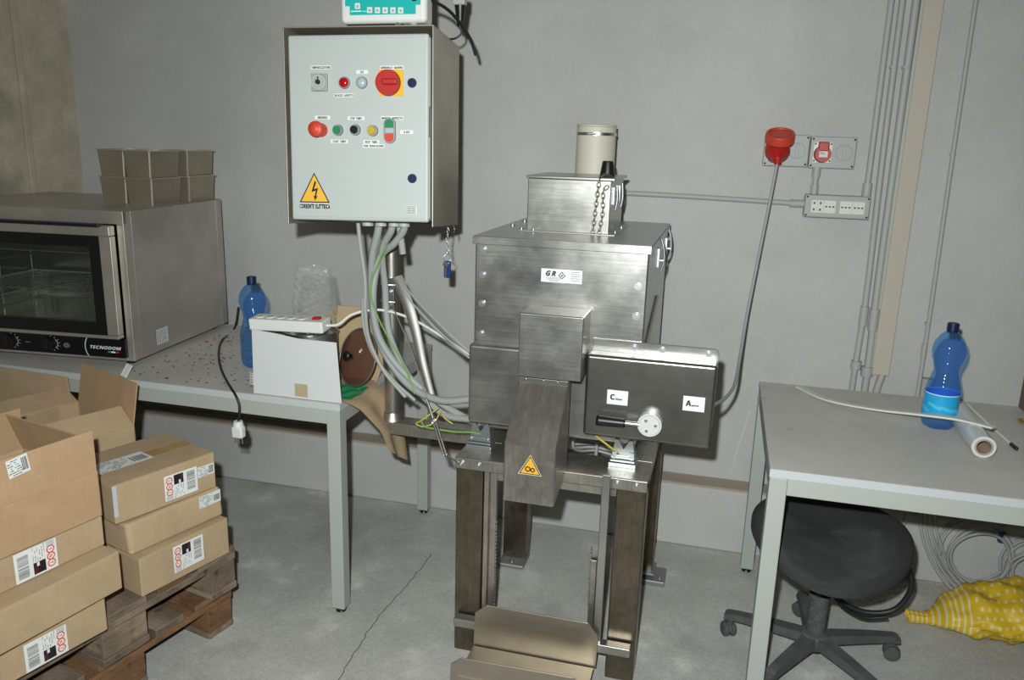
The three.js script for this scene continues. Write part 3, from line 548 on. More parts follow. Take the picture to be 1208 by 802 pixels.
  part('maker_plate', sticker(.118, .0385, -.4292, 1.1845, -2.1993), paper(canvasTex(512, 168, (c, w, h) => {
    c.fillStyle = '#d6d8d8'; c.fillRect(0, 0, w, h); c.fillStyle = '#1c1c1e'; c.font = 'italic bold 84px sans-serif'; c.strokeStyle = '#1c1c1e'; c.lineWidth = 6; for (const [q, x] of [['G', 50], ['R', 126]]) { c.fillText(q, x, 88); c.strokeText(q, x, 88); }
    c.save(); c.translate(260, 78); c.rotate(Math.PI / 4); c.lineWidth = 9; c.strokeStyle = '#1c1c1e'; c.strokeRect(-28, -28, 56, 56); c.fillRect(-14, -4, 30, 8); c.fillRect(-4, -16, 8, 34); c.restore();
    c.fillStyle = '#777'; for (let y = 24; y < 150; y += 26) c.fillRect(370, y, 60 + (y * 7) % 60, 6); for (let y = 106; y < 150; y += 14) c.fillRect(60 + (y - 106), y, 200 - (y - 106) * 2, 5);
  })), body, 'white plate lettered GR');
  // inspection box on the lid
  const ib = part('inspection_box', bx(-.587, -.333, 1.285, 1.444, -2.70, -2.41, .003), M.steel, mac);
  part('box_lid', bx(-.592, -.322, 1.444, 1.452, -2.71, -2.402, .002), M.steel, ib);
  part('flange_strip', bx(-.605, -.31, 1.285, 1.288, -2.73, -2.38, .001), M.steelEdge, ib);
  for (const [x, z] of [[-.60, -2.40], [-.56, -2.388], [-.318, -2.45], [-.318, -2.6]]) bolt(x, 1.288, z, ib, 'y', .7);
  for (const z of [-2.47, -2.60]) part('clasp', merge([bx(-.334, -.327, 1.37, 1.425, z - .010, z + .010, .002), capped([[-.324, 1.355, z], [-.320, 1.385, z], [-.323, 1.43, z]], .003, 12)]), M.zinc, ib);
  part('knob', new THREE.LatheGeometry([[0, 0], [.024, 0], [.0235, .006], [.0175, .044], [.015, .047], [0, .047]].map(p => new THREE.Vector2(...p)), 10).translate(-.366, 1.452, -2.55), M.black, ib, 'black plastic knob');
  // chain hanging down the front of the inspection box
  const link = new THREE.TorusGeometry(.0066, .0018, 6, 12).scale(.8, 1.35, 1), chainStrand = (pts) => { const c = new THREE.CatmullRomCurve3(pts.map(p => V(...p))), n = Math.round(c.getLength() / .0142), out = []; for (let i = 0; i <= n; i++) { const g = link.clone(); if (i % 2) g.rotateY(Math.PI / 2); const q = c.getPointAt(i / n), tg = c.getTangentAt(i / n); g.applyQuaternion(new THREE.Quaternion().setFromUnitVectors(V(0, -1, 0), tg)); out.push(g.translate(q.x, q.y, q.z)); } return merge(out); };
  part('chain', chainStrand([[-.352, 1.455, -2.52], [-.362, 1.457, -2.42], [-.366, 1.445, -2.396], [-.372, 1.38, -2.396], [-.378, 1.292, -2.392]]), M.chain = std({ color: 0x8d8676, roughness: .4, metalness: .9 }), ib);
  part('chain', chainStrand([[-.345, 1.425, -2.398], [-.352, 1.418, -2.398], [-.352, 1.35, -2.398], [-.358, 1.292, -2.39]]), M.chain, ib);
  // filter cartridge
  const fx = -.447, fz = -2.80, fr = .067;
  const fl = part('filter', cyl(fr, fr, .32, fx, 1.445, fz, 'y', 48), M.cream, mac, 'cream cylindrical filter cartridge');
  part('clamp_band', cyl(fr + .002, fr + .002, .010, fx, 1.582, fz, 'y', 48), M.steelBright, fl);
  part('top_ring', merge([new THREE.TorusGeometry(fr - .003, .004, 8, 48).rotateX(Math.PI / 2).translate(fx, 1.609, fz), cyl(fr - .006, fr - .004, .008, fx, 1.604, fz, 'y', 40)]), M.cream, fl);
  part('band_screw', cyl(.004, .004, .025, fx, 1.582, fz + fr + .005, 'x', 10), M.steelBright, fl);
  // left guard box
  const gl = part('left_guard', bx(-.682, -.50, .737, .978, -2.2, -2.14, .010, 3), M.steel, mac);
  part('mounting_flange', bx(-.672, -.50, .97, 1.012, -2.2, -2.194, .001), M.steel, gl); bolt(-.662, .999, -2.194, gl);
  // right guard box with lever
  const gr = part('right_guard', bx(-.337, .020, .742, .980, -2.2, -2.14, .010, 3), M.steelG = std({ map: tSteel, roughness: .30, metalness: .95, color: 0xd6d6d2 }), mac);
  part('mounting_flange', plateXY([[-.33, .975], [.020, .975], [.020, 1.004], [.016, 1.011], [.008, 1.014], [-.33, 1.014]], -2.2, .006), M.steel, gr);
  for (const x of [-.212, -.134, -.008]) bolt(x, .997, -2.194, gr);
  const letter = (big, rest) => canvasTex(192, 144, (c, w, h) => { c.fillStyle = '#d9dcdb'; c.fillRect(0, 0, w, h); c.fillStyle = '#1d2024'; c.font = 'bold 72px sans-serif'; c.fillText(big, 26, 96); c.strokeStyle = '#1d2024'; c.lineWidth = 4; c.strokeText(big, 26, 96); c.font = 'bold 24px sans-serif'; c.fillText(rest, 78, 96); c.lineWidth = 2; c.strokeText(rest, 78, 96); });
  part('letter_plate', sticker(.058, .042, -.2435, .864, -2.1393), paper(letter('C', 'hiuso')), gr, 'white plate with a large letter C');
  part('letter_plate', sticker(.058, .042, -.035, .869, -2.1393), paper(letter('A', 'perto')), gr, 'white plate with a large letter A');
  const hub = part('lever_hub', merge([cyl(.033, .033, .03, -.148, .803, -2.126, 'z', 40), cyl(.028, .030, .004, -.148, .803, -2.109, 'z', 40)]), M.steelHub = std({ color: 0xd9dad8, roughness: .45, metalness: .45 }), gr, 'pale round lever hub');
  for (let k = 0; k < 3; k++) { const a = k * 2.1 + 2.2; part('screw', cyl(.0045, .0045, .003, -.148 + Math.cos(a) * .017, .803 + Math.sin(a) * .017, -2.106, 'z', 12), M.zinc, hub); }
  part('lever_rod', cyl(.0062, .0062, .06, -.205, .8015, -2.112, 'x', 16), M.steelBright, hub);
  part('lever_grip', new THREE.LatheGeometry([[0, 0], [.011, 0], [.012, .004], [.0145, .072], [.0135, .080], [0, .082]].map(p => new THREE.Vector2(...p)), 24).rotateZ(Math.PI / 2).translate(-.215, .8005, -2.112), M.black, hub, 'black lever grip');
  // mouth cover and chute
  const mouth = part('mouth_cover', bx(-.519, -.340, .915, 1.096, -2.2, -2.08, .004, 2), M.steel, mac);
  const ch = part('chute', prismX([[-1.95, .598], [-1.95, .761], [-2.098, .906], [-2.118, .906], [-2.118, .66], [-2.083, .633]], -.517, -.374, .003), M.steelDark, mac);
  const lip = part('chute_lip', bx(-.516, -.375, .897, .912, -2.106, -2.086, .002), M.steel, ch);
  for (const x of [-.495, -.445, -.405]) part('rivet', new THREE.SphereGeometry(.004, 10, 6).translate(x, .908, -2.087), M.zinc, lip);
  const ts = new THREE.Shape([[-.033, 0], [.033, 0], [0, .058]].map(p => new THREE.Vector2(...p))), tg = new THREE.ShapeGeometry(ts);
  { const p = tg.attributes.position, uv = []; for (let i = 0; i < p.count; i++) uv.push((p.getX(i) + .033) / .066, p.getY(i) / .058); tg.setAttribute('uv', new THREE.Float32BufferAttribute(uv, 2)); }
  part('warning_sign', tg.translate(-.443, .682, -1.9493), paper(canvasTex(256, 224, (c, w, h) => {
    const tri = (k, f) => { c.fillStyle = f; c.beginPath(); c.moveTo(w / 2, k * 2); c.lineTo(w - k * 1.75, h - k); c.lineTo(k * 1.75, h - k); c.fill(); };
    tri(0, '#c9c6b4'); tri(6, '#15130f'); tri(15, '#d39f2b'); c.strokeStyle = '#15130f'; c.lineWidth = 12; c.beginPath(); c.arc(104, 160, 24, 0, 7); c.stroke(); c.beginPath(); c.arc(156, 166, 19, 0, 7); c.stroke();
  })), ch, 'yellow triangular gear warning sign');
  // arm and post that carry the control cabinet
  part('support_arm', bx(-1.045, -.695, .595, .640, -2.385, -2.315, .008, 2), M.steelDark, mac);
  const post = part('support_post', cyl(.0255, .0255, .72, -1.012, .995, -2.352, 'y', 32), M.steelDark, mac);
  part('post_flange', merge([cyl(.034, .04, .014, -1.012, .647, -2.352, 'y', 32), cyl(.029, .034, .012, -1.012, .659, -2.352, 'y', 32)]), M.steelDark, post);
  part('post_clamp', merge([bx(-1.03, -.99, 1.02, 1.12, -2.328, -2.318, .002), capped([[-1.035, 1.10, -2.33], [-1.02, 1.10, -2.305], [-.985, 1.10, -2.312]], .005, 12), capped([[-1.035, 1.045, -2.33], [-1.02, 1.045, -2.305], [-.985, 1.045, -2.312]], .005, 12)]), M.steelBright, post);
  bolt(-1.005, 1.075, -2.318, post); bolt(-1.005, 1.035, -2.318, post);
}
// ---------------------------------------------------------------- control cabinet
const cab = thing('control_cabinet', 'pale grey electrical control cabinet in a stainless steel hood', 'cabinet', [-.996, 1.57, -2.092], null, true);
cab.rotation.set(-.074, .094, .022, 'YXZ');
{
  const hood = part('hood', merge([bx(-.213, -.210, -.262, .268, -.3, 0, .0008), bx(.210, .213, -.262, .271, -.3, 0, .0008), bx(-.213, .213, .268, .271, -.3, 0, .0008), bx(-.213, .213, -.262, .271, -.303, -.3, .0008)]), M.steelCab = std({ map: tOven, color: 0xfffaf2, roughness: .42, metalness: .8 }), cab, 'open-fronted stainless steel hood');
  part('hood_hook', capped([[.205, -.262, -.28], [.206, -.275, -.285], [.206, -.283, -.28]], .002, 10), M.steelBright, hood);
  part('enclosure', bx(-.198, .198, -.247, .247, -.19, -.024, .006, 2), M.whitePaint, cab);
  const door = part('door', bx(-.2, .2, -.25, .25, -.022, 0, .007, 3), M.whitePaint, cab);
  part('door_gasket', bx(-.194, .194, -.244, .244, -.0245, -.0215, .001), M.rubber, door);
  part('fold_line', bx(-.188, .190, -.2412, -.2398, 0, .0008, .0003), M.greyMetal, door); part('fold_line', bx(-.19, .19, .2385, .2398, 0, .0008, .0003), M.greyMetal, door);
  const texts = [['TEMPORIZZATORE', -.104, .164, .056], ['RETE', .014, .151, .032], ['GENERALE QUADRO', .098, .162, .064], ['BLOCCO ASPETTO', -.038, .090, .056], ['EMERGENZA', -.102, .031, .043], ['STOP TEMPO', -.005, .029, .046], ['MARCIA ARRESTO', .098, .030, .060], ['START TEMPO', -.054, -.033, .048], ['RESET TEMPO', .038, -.034, .044], ['FINE REGOLAZIONE', .044, -.0445, .060], ['IN MOTO', .139, -.007, .035]];
  for (const [s, x, y, w] of texts) part('name_strip', sticker(w * 1.04, .0098, x, y, .0007), paper(canvasTex(256, 40, (c, W, H) => { c.fillStyle = '#d4d9d8'; c.fillRect(0, 0, W, H); c.fillStyle = '#101216'; c.textAlign = 'center'; c.textBaseline = 'middle'; c.font = `bold ${Math.min(30, 400 / s.length)}px monospace`; c.fillText(s, W / 2, H / 2 + 1); c.strokeStyle = '#101216'; c.lineWidth = 1.6; c.strokeText(s, W / 2, H / 2 + 1); })), door, `white strip lettered ${s.toLowerCase()}`);
  // timer
  const tm = part('timer', bx(-.131, -.084, .100, .147, 0, .008, .002), M.timer = std({ color: 0x8f9695, roughness: .5 }), door, 'square grey timer dial');
  part('dial', cyl(.021, .023, .006, -.1075, .1235, .011, 'z', 36), M.greyMetal, tm);
  part('dial_face', new THREE.CircleGeometry(.018, 32).translate(-.1075, .1235, .0143), paper(canvasTex(128, 128, (c) => { c.fillStyle = '#9ea5a4'; c.fillRect(0, 0, 128, 128); c.fillStyle = '#222'; for (let k = 0; k < 12; k++) { const a = k * Math.PI / 6; c.fillRect(64 + Math.cos(a) * 48 - 3, 64 + Math.sin(a) * 48 - 3, 6, 6); } })), tm);
  part('dial_knob', merge([cyl(.006, .007, .008, -.1075, .1235, .018, 'z', 20), bx(-.109, -.106, .1235, .138, .014, .018, .0005)]), M.rubber, tm);
  const lamp = (n, x, y, m, lab) => { const r = part(n, cyl(.0155, .0165, .006, x, y, .003, 'z', 32), M.galv, door, lab); part('lens', new THREE.SphereGeometry(.0135, 24, 10, 0, 2 * Math.PI, 0, Math.PI / 2).scale(1, .6, 1).rotateX(Math.PI / 2).translate(x, y, .006), m, r); };
  lamp('pilot_lamp', -.037, .123, M.redGlass, 'red pilot lamp'); lamp('pilot_lamp', .013, .123, M.greyLens, 'pale blue-grey pilot lamp');
  const sw = part('switch_plate', bx(.061, .130, .088, .157, 0, .004, .001), M.yellow, door, 'yellow square switch plate');
  const rk = part('rotary_knob', merge([cyl(.033, .035, .014, .089, .122, .011, 'z', 48)]), M.red, sw, 'large red rotary main switch');
  part('grip', bx(.078, .122, .114, .130, .016, .036, .005, 3), M.red, rk);
  const push = (x, y, m, lab) => { const r = part('push_button', cyl(.0145, .0155, .009, x, y, .0045, 'z', 32), M.galv, door, lab); part('button', cyl(.0105, .011, .006, x - .0005, y, .012, 'z', 28), m, r); };
  push(-.057, -.003, M.greenB, 'green push button'); push(-.007, -.002, M.black, 'black push button'); push(.043, -.004, M.yellowB, 'yellow push button');
  const es = part('emergency_stop', cyl(.0155, .019, .026, -.107, -.003, .013, 'z', 32), M.redSoft, door, 'red mushroom emergency stop');
  part('mushroom_head', new THREE.LatheGeometry([[0, .050], [.010, .050], [.0115, .046], [.014, .046], [.0205, .043], [.0215, .036], [.019, .029], [0, .027]].map(p => new THREE.Vector2(...p)).reverse(), 36).rotateX(Math.PI / 2).translate(-.107, -.003, 0), M.redSoft, es);
  const db = part('double_button', (() => { const s = new THREE.Shape(); s.absarc(0, .0175, .0155, 0, Math.PI); s.absarc(0, -.0175, .0155, Math.PI, 2 * Math.PI); s.closePath(); return new THREE.ExtrudeGeometry(s, { depth: .007, bevelSize: .001, bevelThickness: .001, bevelSegments: 1, curveSegments: 16 }).translate(.092, -.004, 0); })(), M.galv, door, 'green and red double push button');
  const half = (up) => { const s = new THREE.Shape(); if (up) { s.absarc(0, .0175, .0125, 0, Math.PI); s.lineTo(-.0125, .008); s.lineTo(.0125, .008); } else { s.absarc(0, -.0175, .0125, Math.PI, 2 * Math.PI); s.lineTo(.0125, -.008); s.lineTo(-.0125, -.008); } return new THREE.ExtrudeGeometry(s, { depth: .004, bevelEnabled: false, curveSegments: 14 }).translate(.092, -.004, .008); };
  part('button', half(true), M.greenB, db, 'green half'); part('button', half(false), M.redSoft, db, 'red half');
  part('lens', bx(.0805, .1035, -.0105, .0025, .008, .011, .001), M.greyLens, db, 'pale lens between the halves');
  for (const y of [.122, -.131]) { const k = part('door_lock', cyl(.0115, .013, .006, .154, y, .003, 'z', 28), M.blueB, door, 'dark blue door lock'); part('key_slot', bx(.1505, .1575, y - .001, y + .001, .006, .0065, .0002), M.black, k); }
  // hinges seen as gaps on the right rim of the door
  for (const [a, b] of [[.06, .24], [-.24, -.02]]) part('rim_strip', bx(.2, .203, a, b, -.018, -.006, .001), M.greyMetal, door);
  // danger sign
  const ts = new THREE.Shape([[-.045, 0], [.045, 0], [0, .083]].map(p => new THREE.Vector2(...p))), tg = new THREE.ShapeGeometry(ts);
  { const p = tg.attributes.position, uv = []; for (let i = 0; i < p.count; i++) uv.push((p.getX(i) + .045) / .09, p.getY(i) / .083); tg.setAttribute('uv', new THREE.Float32BufferAttribute(uv, 2)); }
  part('danger_sign', tg.translate(-.130, -.2015, .0008), paper(canvasTex(512, 472, (c, w, h) => {
    const tri = (k, f) => { c.fillStyle = f; c.beginPath(); c.moveTo(w / 2, k * 2); c.lineTo(w - k * 1.75, h - k); c.lineTo(k * 1.75, h - k); c.fill(); };
    tri(0, '#171512'); tri(17, '#dba838'); c.fillStyle = '#171512';
    c.beginPath(); c.moveTo(262, 130); c.lineTo(288, 150); c.lineTo(250, 262); c.lineTo(316, 238); c.lineTo(284, 370); c.lineTo(308, 366); c.lineTo(262, 440); c.lineTo(238, 362); c.lineTo(260, 370); c.lineTo(278, 282); c.lineTo(204, 308); c.fill();
  })), door, 'yellow triangular electric shock sign');
  part('sign_text', sticker(.091, .0155, -.130, -.2115, .0008), paper(canvasTex(512, 88, (c, w, h) => { c.fillStyle = '#d3d6d4'; c.fillRect(0, 0, w, h); c.fillStyle = '#17171a'; c.textAlign = 'center'; c.textBaseline = 'middle'; c.save(); c.translate(w / 2, h / 2 + 3); c.scale(.53, 1); c.font = 'bold 92px sans-serif'; c.fillText('CORRENTE ELETTRICA', 0, 0); c.strokeStyle = '#17171a'; c.lineWidth = 9; c.strokeText('CORRENTE ELETTRICA', 0, 0); c.restore(); })), door, 'strip lettered corrente elettrica');
  part('type_label', sticker(.028, .024, .153, -.217, .0008), paper(canvasTex(96, 84, (c, w, h) => { c.fillStyle = '#c9cecc'; c.fillRect(0, 0, w, h); c.fillStyle = '#444'; for (let y = 6; y < 80; y += 13) for (let x = 4; x < 86;) { const l = 4 + ((x * 7 + y * 3) % 13); c.fillRect(x, y, l, 7); x += l + 4; } })), door);
  for (const x of [-.01, .03, .07, .10]) part('cable_gland', cyl(.017, .017, .02, x, -.256, -.10, 'y', 20), M.pvc, cab);
}
// weighing display on the hood
{
  const t = thing('weighing_display', 'white weighing display with a teal key panel standing on the steel hood', 'display', [-.996, 1.57, -2.092], null, true);
  t.rotation.set(-.074, .094, .022, 'YXZ');
  const b = part('housing', bx(-.067, .180, .289, .440, -.12, -.05, .014, 4), M.white, t);
  part('key_panel', new THREE.PlaneGeometry(.215, .125).translate(.0565, .372, -.0492), paper(canvasTex(640, 372, (c, w, h) => {
    c.fillStyle = '#d0d3cf'; c.fillRect(0, 0, w, h); c.fillStyle = '#12a8a4'; c.fillRect(0, 0, w, h - 70); c.fillRect(40, h - 74, w - 80, 74);
    c.fillStyle = '#0d2f3a'; c.fillRect(70, 40, 500, 190); c.fillStyle = '#173f48'; c.fillRect(90, 60, 460, 150);
    c.fillStyle = '#d8efec'; c.font = 'italic bold 20px sans-serif'; c.fillRect(50, h - 34, 90, 8); c.fillRect(150, h - 30, 60, 4);
  }), { roughness: .4 }), b, 'teal membrane panel');
  const keys = [[-.015, .333], [.020, .322], [.042, .321], [.064, .3205], [.086, .320], [.108, .3195]];
  keys.forEach(([x, y]) => { const k = part('key', bx(x - .0075, x + .0075, y - .008, y + .008, -.0495, -.0465, .0025, 2), M.white, b); part('key_symbol', merge([bx(x - .0035, x + .0035, y + .0005, y + .0018, -.0466, -.0462, .0001), bx(x - .002, x + .0035, y - .0035, y - .0015, -.0466, -.0462, .0001)]), M.rubber, k); });
  part('stand_foot', bx(-.05, .11, .2712, .289, -.13, -.06, .003), M.rubber, t);
  part('cable_nut', cyl(.008, .008, .02, .10, .281, -.055, 'z', 6), M.steelBright, t);
}
{
  const t = thing('adapter_plug', 'dark connector hanging above the right side of the steel hood', 'connector', [-.81, 1.89, -2.42]);
  part('collar', bx(-.838, -.798, 1.938, 1.975, -2.44, -2.41, .006, 2), M.pvc, t, 'grey plastic collar');
  part('body', cyl(.017, .008, .06, -.816, 1.908, -2.424, 'y', 16), M.black, t);
  part('lead', tube([[-.814, 1.88, -2.424], [-.812, 1.86, -2.425], [-.83, 1.845, -2.42], [-.85, 1.842, -2.40], [-.87, 1.848, -2.38]], .003, 24), M.cableBlack, t);
}
solo('indicator_cable', capped([[-.865, 1.915, -2.17], [-.845, 1.922, -2.22], [-.815, 1.91, -2.30], [-.79, 1.875, -2.36], [-.772, 1.835, -2.40], [-.765, 1.80, -2.42]], .0048, 50), M.cableBlack, 'black cable arching from the weighing display over the hood side', 'cable');
solo('corrugated_hose', corrugated([[-.873, 1.845, -2.19], [-.872, 1.87, -2.2], [-.885, 1.92, -2.21], [-.878, 1.985, -2.22]], .011), M.hose, 'short grey corrugated hose beside the weighing display', 'hose');

// keys hanging from the hood
{
  const t = thing('key_set', 'blue-tagged key hanging on a short chain below the steel hood', 'keys', [-.823, 1.29, -2.35]);
  const link = new THREE.TorusGeometry(.005, .0011, 6, 12).scale(.7, 1.3, 1), ls = []; for (let i = 0; i < 9; i++) { const g = link.clone(); if (i % 2) g.rotateY(Math.PI / 2); ls.push(g.translate(-.823 + .0015 * Math.sin(i), 1.295 - i * .0105, -2.35)); }
  part('chain', merge(ls), M.steelBright, t); part('ring', new THREE.TorusGeometry(.012, .0012, 8, 24).rotateY(.5).translate(-.823, 1.191, -2.35), M.steelBright, t);
  part('tag', bx(-.834, -.812, 1.128, 1.182, -2.356, -2.346, .004, 2), M.tagBlue, t, 'dark blue tag');
  part('key', merge([cyl(.009, .009, .002, -.826, 1.172, -2.342, 'z', 16), bx(-.828, -.824, 1.13, 1.168, -2.343, -2.341, .0004)]), M.steelBright, t);
}
// hoses and wires from the cabinet to the machine
{
  const zz = -2.22;
  const hoses = [
    [[[-.985, 1.335, -2.19], [-.985, 1.29, -2.195], [-1.015, 1.215, -2.22], [-1.040, 1.10, -2.26], [-1.035, .95, -2.28], [-.985, .85, -2.28], [-.905, .785, -2.26], [-.80, .765, -2.23], [-.69, .79, -2.20]], .0125, 'thick grey corrugated hose, outermost, curving from the cabinet to the left guard'],
    [[[-.940, 1.335, -2.19], [-.945, 1.29, -2.20], [-.99, 1.225, -2.235], [-1.008, 1.10, -2.29], [-1.0, .95, -2.30], [-.955, .845, -2.30], [-.875, .755, -2.28], [-.79, .712, -2.25], [-.685, .72, -2.215]], .012, 'thick grey corrugated hose curving lowest from the cabinet to the machine'],
    [[[-.905, 1.335, -2.19], [-.905, 1.295, -2.20], [-.945, 1.245, -2.22], [-1.0, 1.20, -2.245], [-1.022, 1.10, -2.235], [-1.018, .96, -2.25], [-.97, .87, -2.26], [-.90, .80, -2.27], [-.80, .74, -2.26], [-.70, .71, -2.23]], .012, 'thick grey corrugated hose crossing in front of the others under the cabinet']];
  for (const [p, r, lab] of hoses) solo('corrugated_hose', corrugated(p, r), M.hose, lab, 'hose');
  solo('corrugated_hose', corrugated([[-.925, 1.33, -2.21], [-.925, 1.28, -2.215], [-.922, 1.245, -2.22], [-.920, 1.215, -2.225]], .011), M.hose, 'short grey hose stub ending in the air below the cabinet', 'hose');
  solo('grey_cable', capped([[-1.05, 1.335, -2.19], [-1.048, 1.25, -2.2], [-1.042, 1.12, -2.22], [-1.050, 1.02, -2.235], [-1.045, .93, -2.25], [-1.0, .83, -2.26], [-.93, .755, -2.26]], .0065, 70), M.cable, 'plain grey cable hanging on the left of the corrugated hoses', 'cable');
  solo('grey_cable', capped([[-1.06, 1.06, -2.24], [-1.064, .98, -2.25], [-1.035, .88, -2.26], [-.97, .80, -2.265], [-.90, .745, -2.265]], .0055, 60), M.cable, 'thin grey cable looping outside the corrugated hoses', 'cable');
  solo('earth_wire', capped([[-.965, 1.235, -2.205], [-.992, 1.19, -2.215], [-1.022, 1.10, -2.212], [-1.005, 1.02, -2.222], [-.975, .95, -2.235], [-.93, .87, -2.24], [-.90, .80, -2.245], [-.89, .775, -2.24]], .0028, 70), M.wireGreen, 'green and yellow earth wire running down the hoses', 'wire');
  solo('earth_wire', capped([[-.84, .72, -2.20], [-.85, .70, -2.20], [-.835, .688, -2.19], [-.80, .685, -2.19], [-.74, .683, -2.19], [-.685, .69, -2.185], [-.655, .69, -2.18]], .0028, 50), M.wireGreen, 'green earth wire lying across to the left load cell', 'wire');
  solo('earth_wire', capped([[-.80, .745, -2.21], [-.825, .725, -2.19], [-.85, .705, -2.185], [-.865, .695, -2.19], [-.845, .687, -2.19], [-.81, .70, -2.20], [-.79, .735, -2.21], [-.775, .72, -2.2], [-.75, .705, -2.2]], .0024, 60), M.wireYellow, 'tangled yellow earth wire at the end of the support arm', 'wire');
  solo('earth_wire', capped([[-.30, .73, -2.17], [-.27, .715, -2.16], [-.25, .70, -2.165], [-.235, .69, -2.17]], .003, 24), M.wireYellow, 'short yellow wire below the guard beside the right load cell', 'wire');
  // flat steel strap and tie rod
  const strap = new THREE.PlaneGeometry(1, 1, 20, 2), sp = strap.attributes.position, cv = new THREE.CatmullRomCurve3([[-.985, 1.125, -2.32], [-.94, 1.05, -2.30], [-.905, .96, -2.285], [-.875, .86, -2.27], [-.83, .755, -2.24]].map(p => V(...p)));
  for (let i = 0; i < sp.count; i++) { const q = cv.getPoint(Math.min(1, Math.max(0, sp.getX(i) + .5))), w = sp.getY(i) * .036 * (1 - .45 * (sp.getX(i) + .5)); sp.setXYZ(i, q.x + w, q.y + w * .35, q.z - .2 * w + .004 * Math.cos(sp.getY(i) * 6)); }
  strap.computeVertexNormals(); const back = strap.clone().translate(.0005, 0, -.0015);
  const sm = std({ color: 0x7d7b76, roughness: .45, metalness: .65 }); sm.side = THREE.DoubleSide;
  solo('steel_strap', uvm(merge([strap, back])), sm, 'bent flat steel strap running from the post down to the tie rod', 'strap');
  const t = thing('tie_rod', 'slim steel turnbuckle rod bolted to the left corner of the stand', 'rod', [-.76, .69, -2.15]);
  part('rod', capped([[-.975, 1.02, -2.29], [-.90, .90, -2.25], [-.834, .775, -2.20]], .0022, 20), M.steelBright, t);
  part('turnbuckle', merge([capped([[-.834, .775, -2.20], [-.80, .715, -2.175]], .004, 6), capped([[-.805, .712, -2.178], [-.752, .628, -2.13]], .0036, 6), capped([[-.794, .716, -2.172], [-.742, .632, -2.126]], .0036, 6), new THREE.TorusGeometry(.008, .003, 8, 16).translate(-.80, .714, -2.175)]), M.steelBright, t);
  part('end_rod', capped([[-.748, .630, -2.128], [-.70, .632, -2.09], [-.681, .627, -2.078]], .003, 10), M.steelBright, t);
  for (const [k, lab] of [[0, 'upper thin grey wire stretched from the post to the hopper'], [1, 'lower thin grey wire stretched from the post to the hopper']])
    solo('thin_wire', capped([[-.975, 1.125 - k * .01, -2.32], [-.93, 1.09 - k * .022, -2.29], [-.82, 1.01 - k * .025, -2.25], [-.690, .925 - k * .018, -2.21]], .0028, 30), M.cable, lab, 'wire');
  // cables tied under the stand and inside the frame
  solo('cable_loop', merge([0, 1, 2].map(i => tube([[-.44 + i * .012, .66, -2.45 - i * .015], [-.45 + i * .014, .56, -2.50], [-.43 + i * .015, .545 - i * .01, -2.56], [-.36, .54 - i * .012, -2.60], [-.25, .53 - i * .012, -2.60], [-.17, .56, -2.58]], .005, 40))), M.cable, 'bundle of grey cables drooping below the machine stand', 'cable');
  solo('cable_loop', tube([[-.35, .57, -2.55], [-.352, .45, -2.57], [-.335, .40, -2.58], [-.29, .395, -2.58], [-.25, .43, -2.57], [-.235, .55, -2.56]], .006, 50), M.cable, 'single grey cable loop hanging under the stand', 'cable');
  solo('cable_bundle', merge([0, 1, 2, 3].map(i => tube([[-.38 - i * .014, .65, -2.55], [-.40 - i * .014, .70, -2.5], [-.385 - i * .013, .76, -2.44], [-.33 - i * .01, .80, -2.40]].map(p => [p[0], Math.min(p[1], .69), p[2]]), .0045, 24))), M.cable, 'short bundle of grey cables standing behind the chute', 'cable');
}

// ---------------------------------------------------------------- wall installations
function pipe(label, pts, r, extras = [], group) {
  const t = thing('conduit_pipe', label, 'pipe', pts[0].slice());
  part('pipe', capped(pts, r, 40, 14), M.pvc, t);
  for (const [n, x, y, z, rr, h, ax] of extras) part(n, cyl(rr, rr, h, x, y, z, ax ?? 'y', 20), M.pvc, t);
  return t;
}
const wz = WZ + .016;
pipe('grey conduit running down the wall into the row of sockets', [[.470, CH, wz], [.473, 2.3, wz], [.476, 1.44, wz], [.476, 1.395, wz]], .0105, [['coupling', .476, 1.418, wz, .016, .05]]);
pipe('grey conduit passing just right of the row of sockets', [[.500, CH, wz], [.512, 1.6, wz], [.522, 1.0, wz], [.518, .82, wz], [.512, .267, wz]], .011, [['clip', .508, 1.83, wz, .0135, .008], ['coupling', .522, .97, wz, .015, .07], ['sleeve', .519, .785, wz, .0185, .03], ['clip', .5215, 1.0, wz, .0135, .008]]);
pipe('thicker grey conduit beside the cable trunking', [[.545, CH, wz], [.552, 1.6, wz], [.556, 1.0, wz], [.560, .82, wz], [.558, .267, wz]], .013, [['clip', .548, 1.83, wz, .0155, .008], ['coupling', .557, .96, wz, .017, .08], ['sleeve', .559, .765, wz, .021, .035]]);
pipe('thin grey conduit alone on the right part of the wall', [[.722, CH, wz], [.732, 1.6, wz], [.740, .9, wz], [.738, .267, wz]], .0075, [['clip', .731, 1.55, wz, .010, .008], ['clip', .737, .96, wz, .0105, .008], ['sleeve', .739, .86, wz, .0095, .05]]);
pipe('horizontal grey conduit from the machine to the sockets', [[-.44, 1.372, wz], [-.2, 1.371, wz], [.18, 1.364, wz], [.278, 1.362, wz]], .0095, [['coupling', .252, 1.362, wz, .014, .055, 'x']]);
pipe('short grey conduit joining the red socket panel to the socket row', [[.302, 1.495, wz], [.302, 1.395, wz]], .0105, [['coupling', .302, 1.475, wz, .0145, .035], ['coupling', .302, 1.415, wz, .0135, .03]]);
pipe('short slanting grey conduit below the end of the trunking', [[.612, .757, wz], [.602, .70, wz], [.594, .60, wz], [.592, .267, wz]], .013);
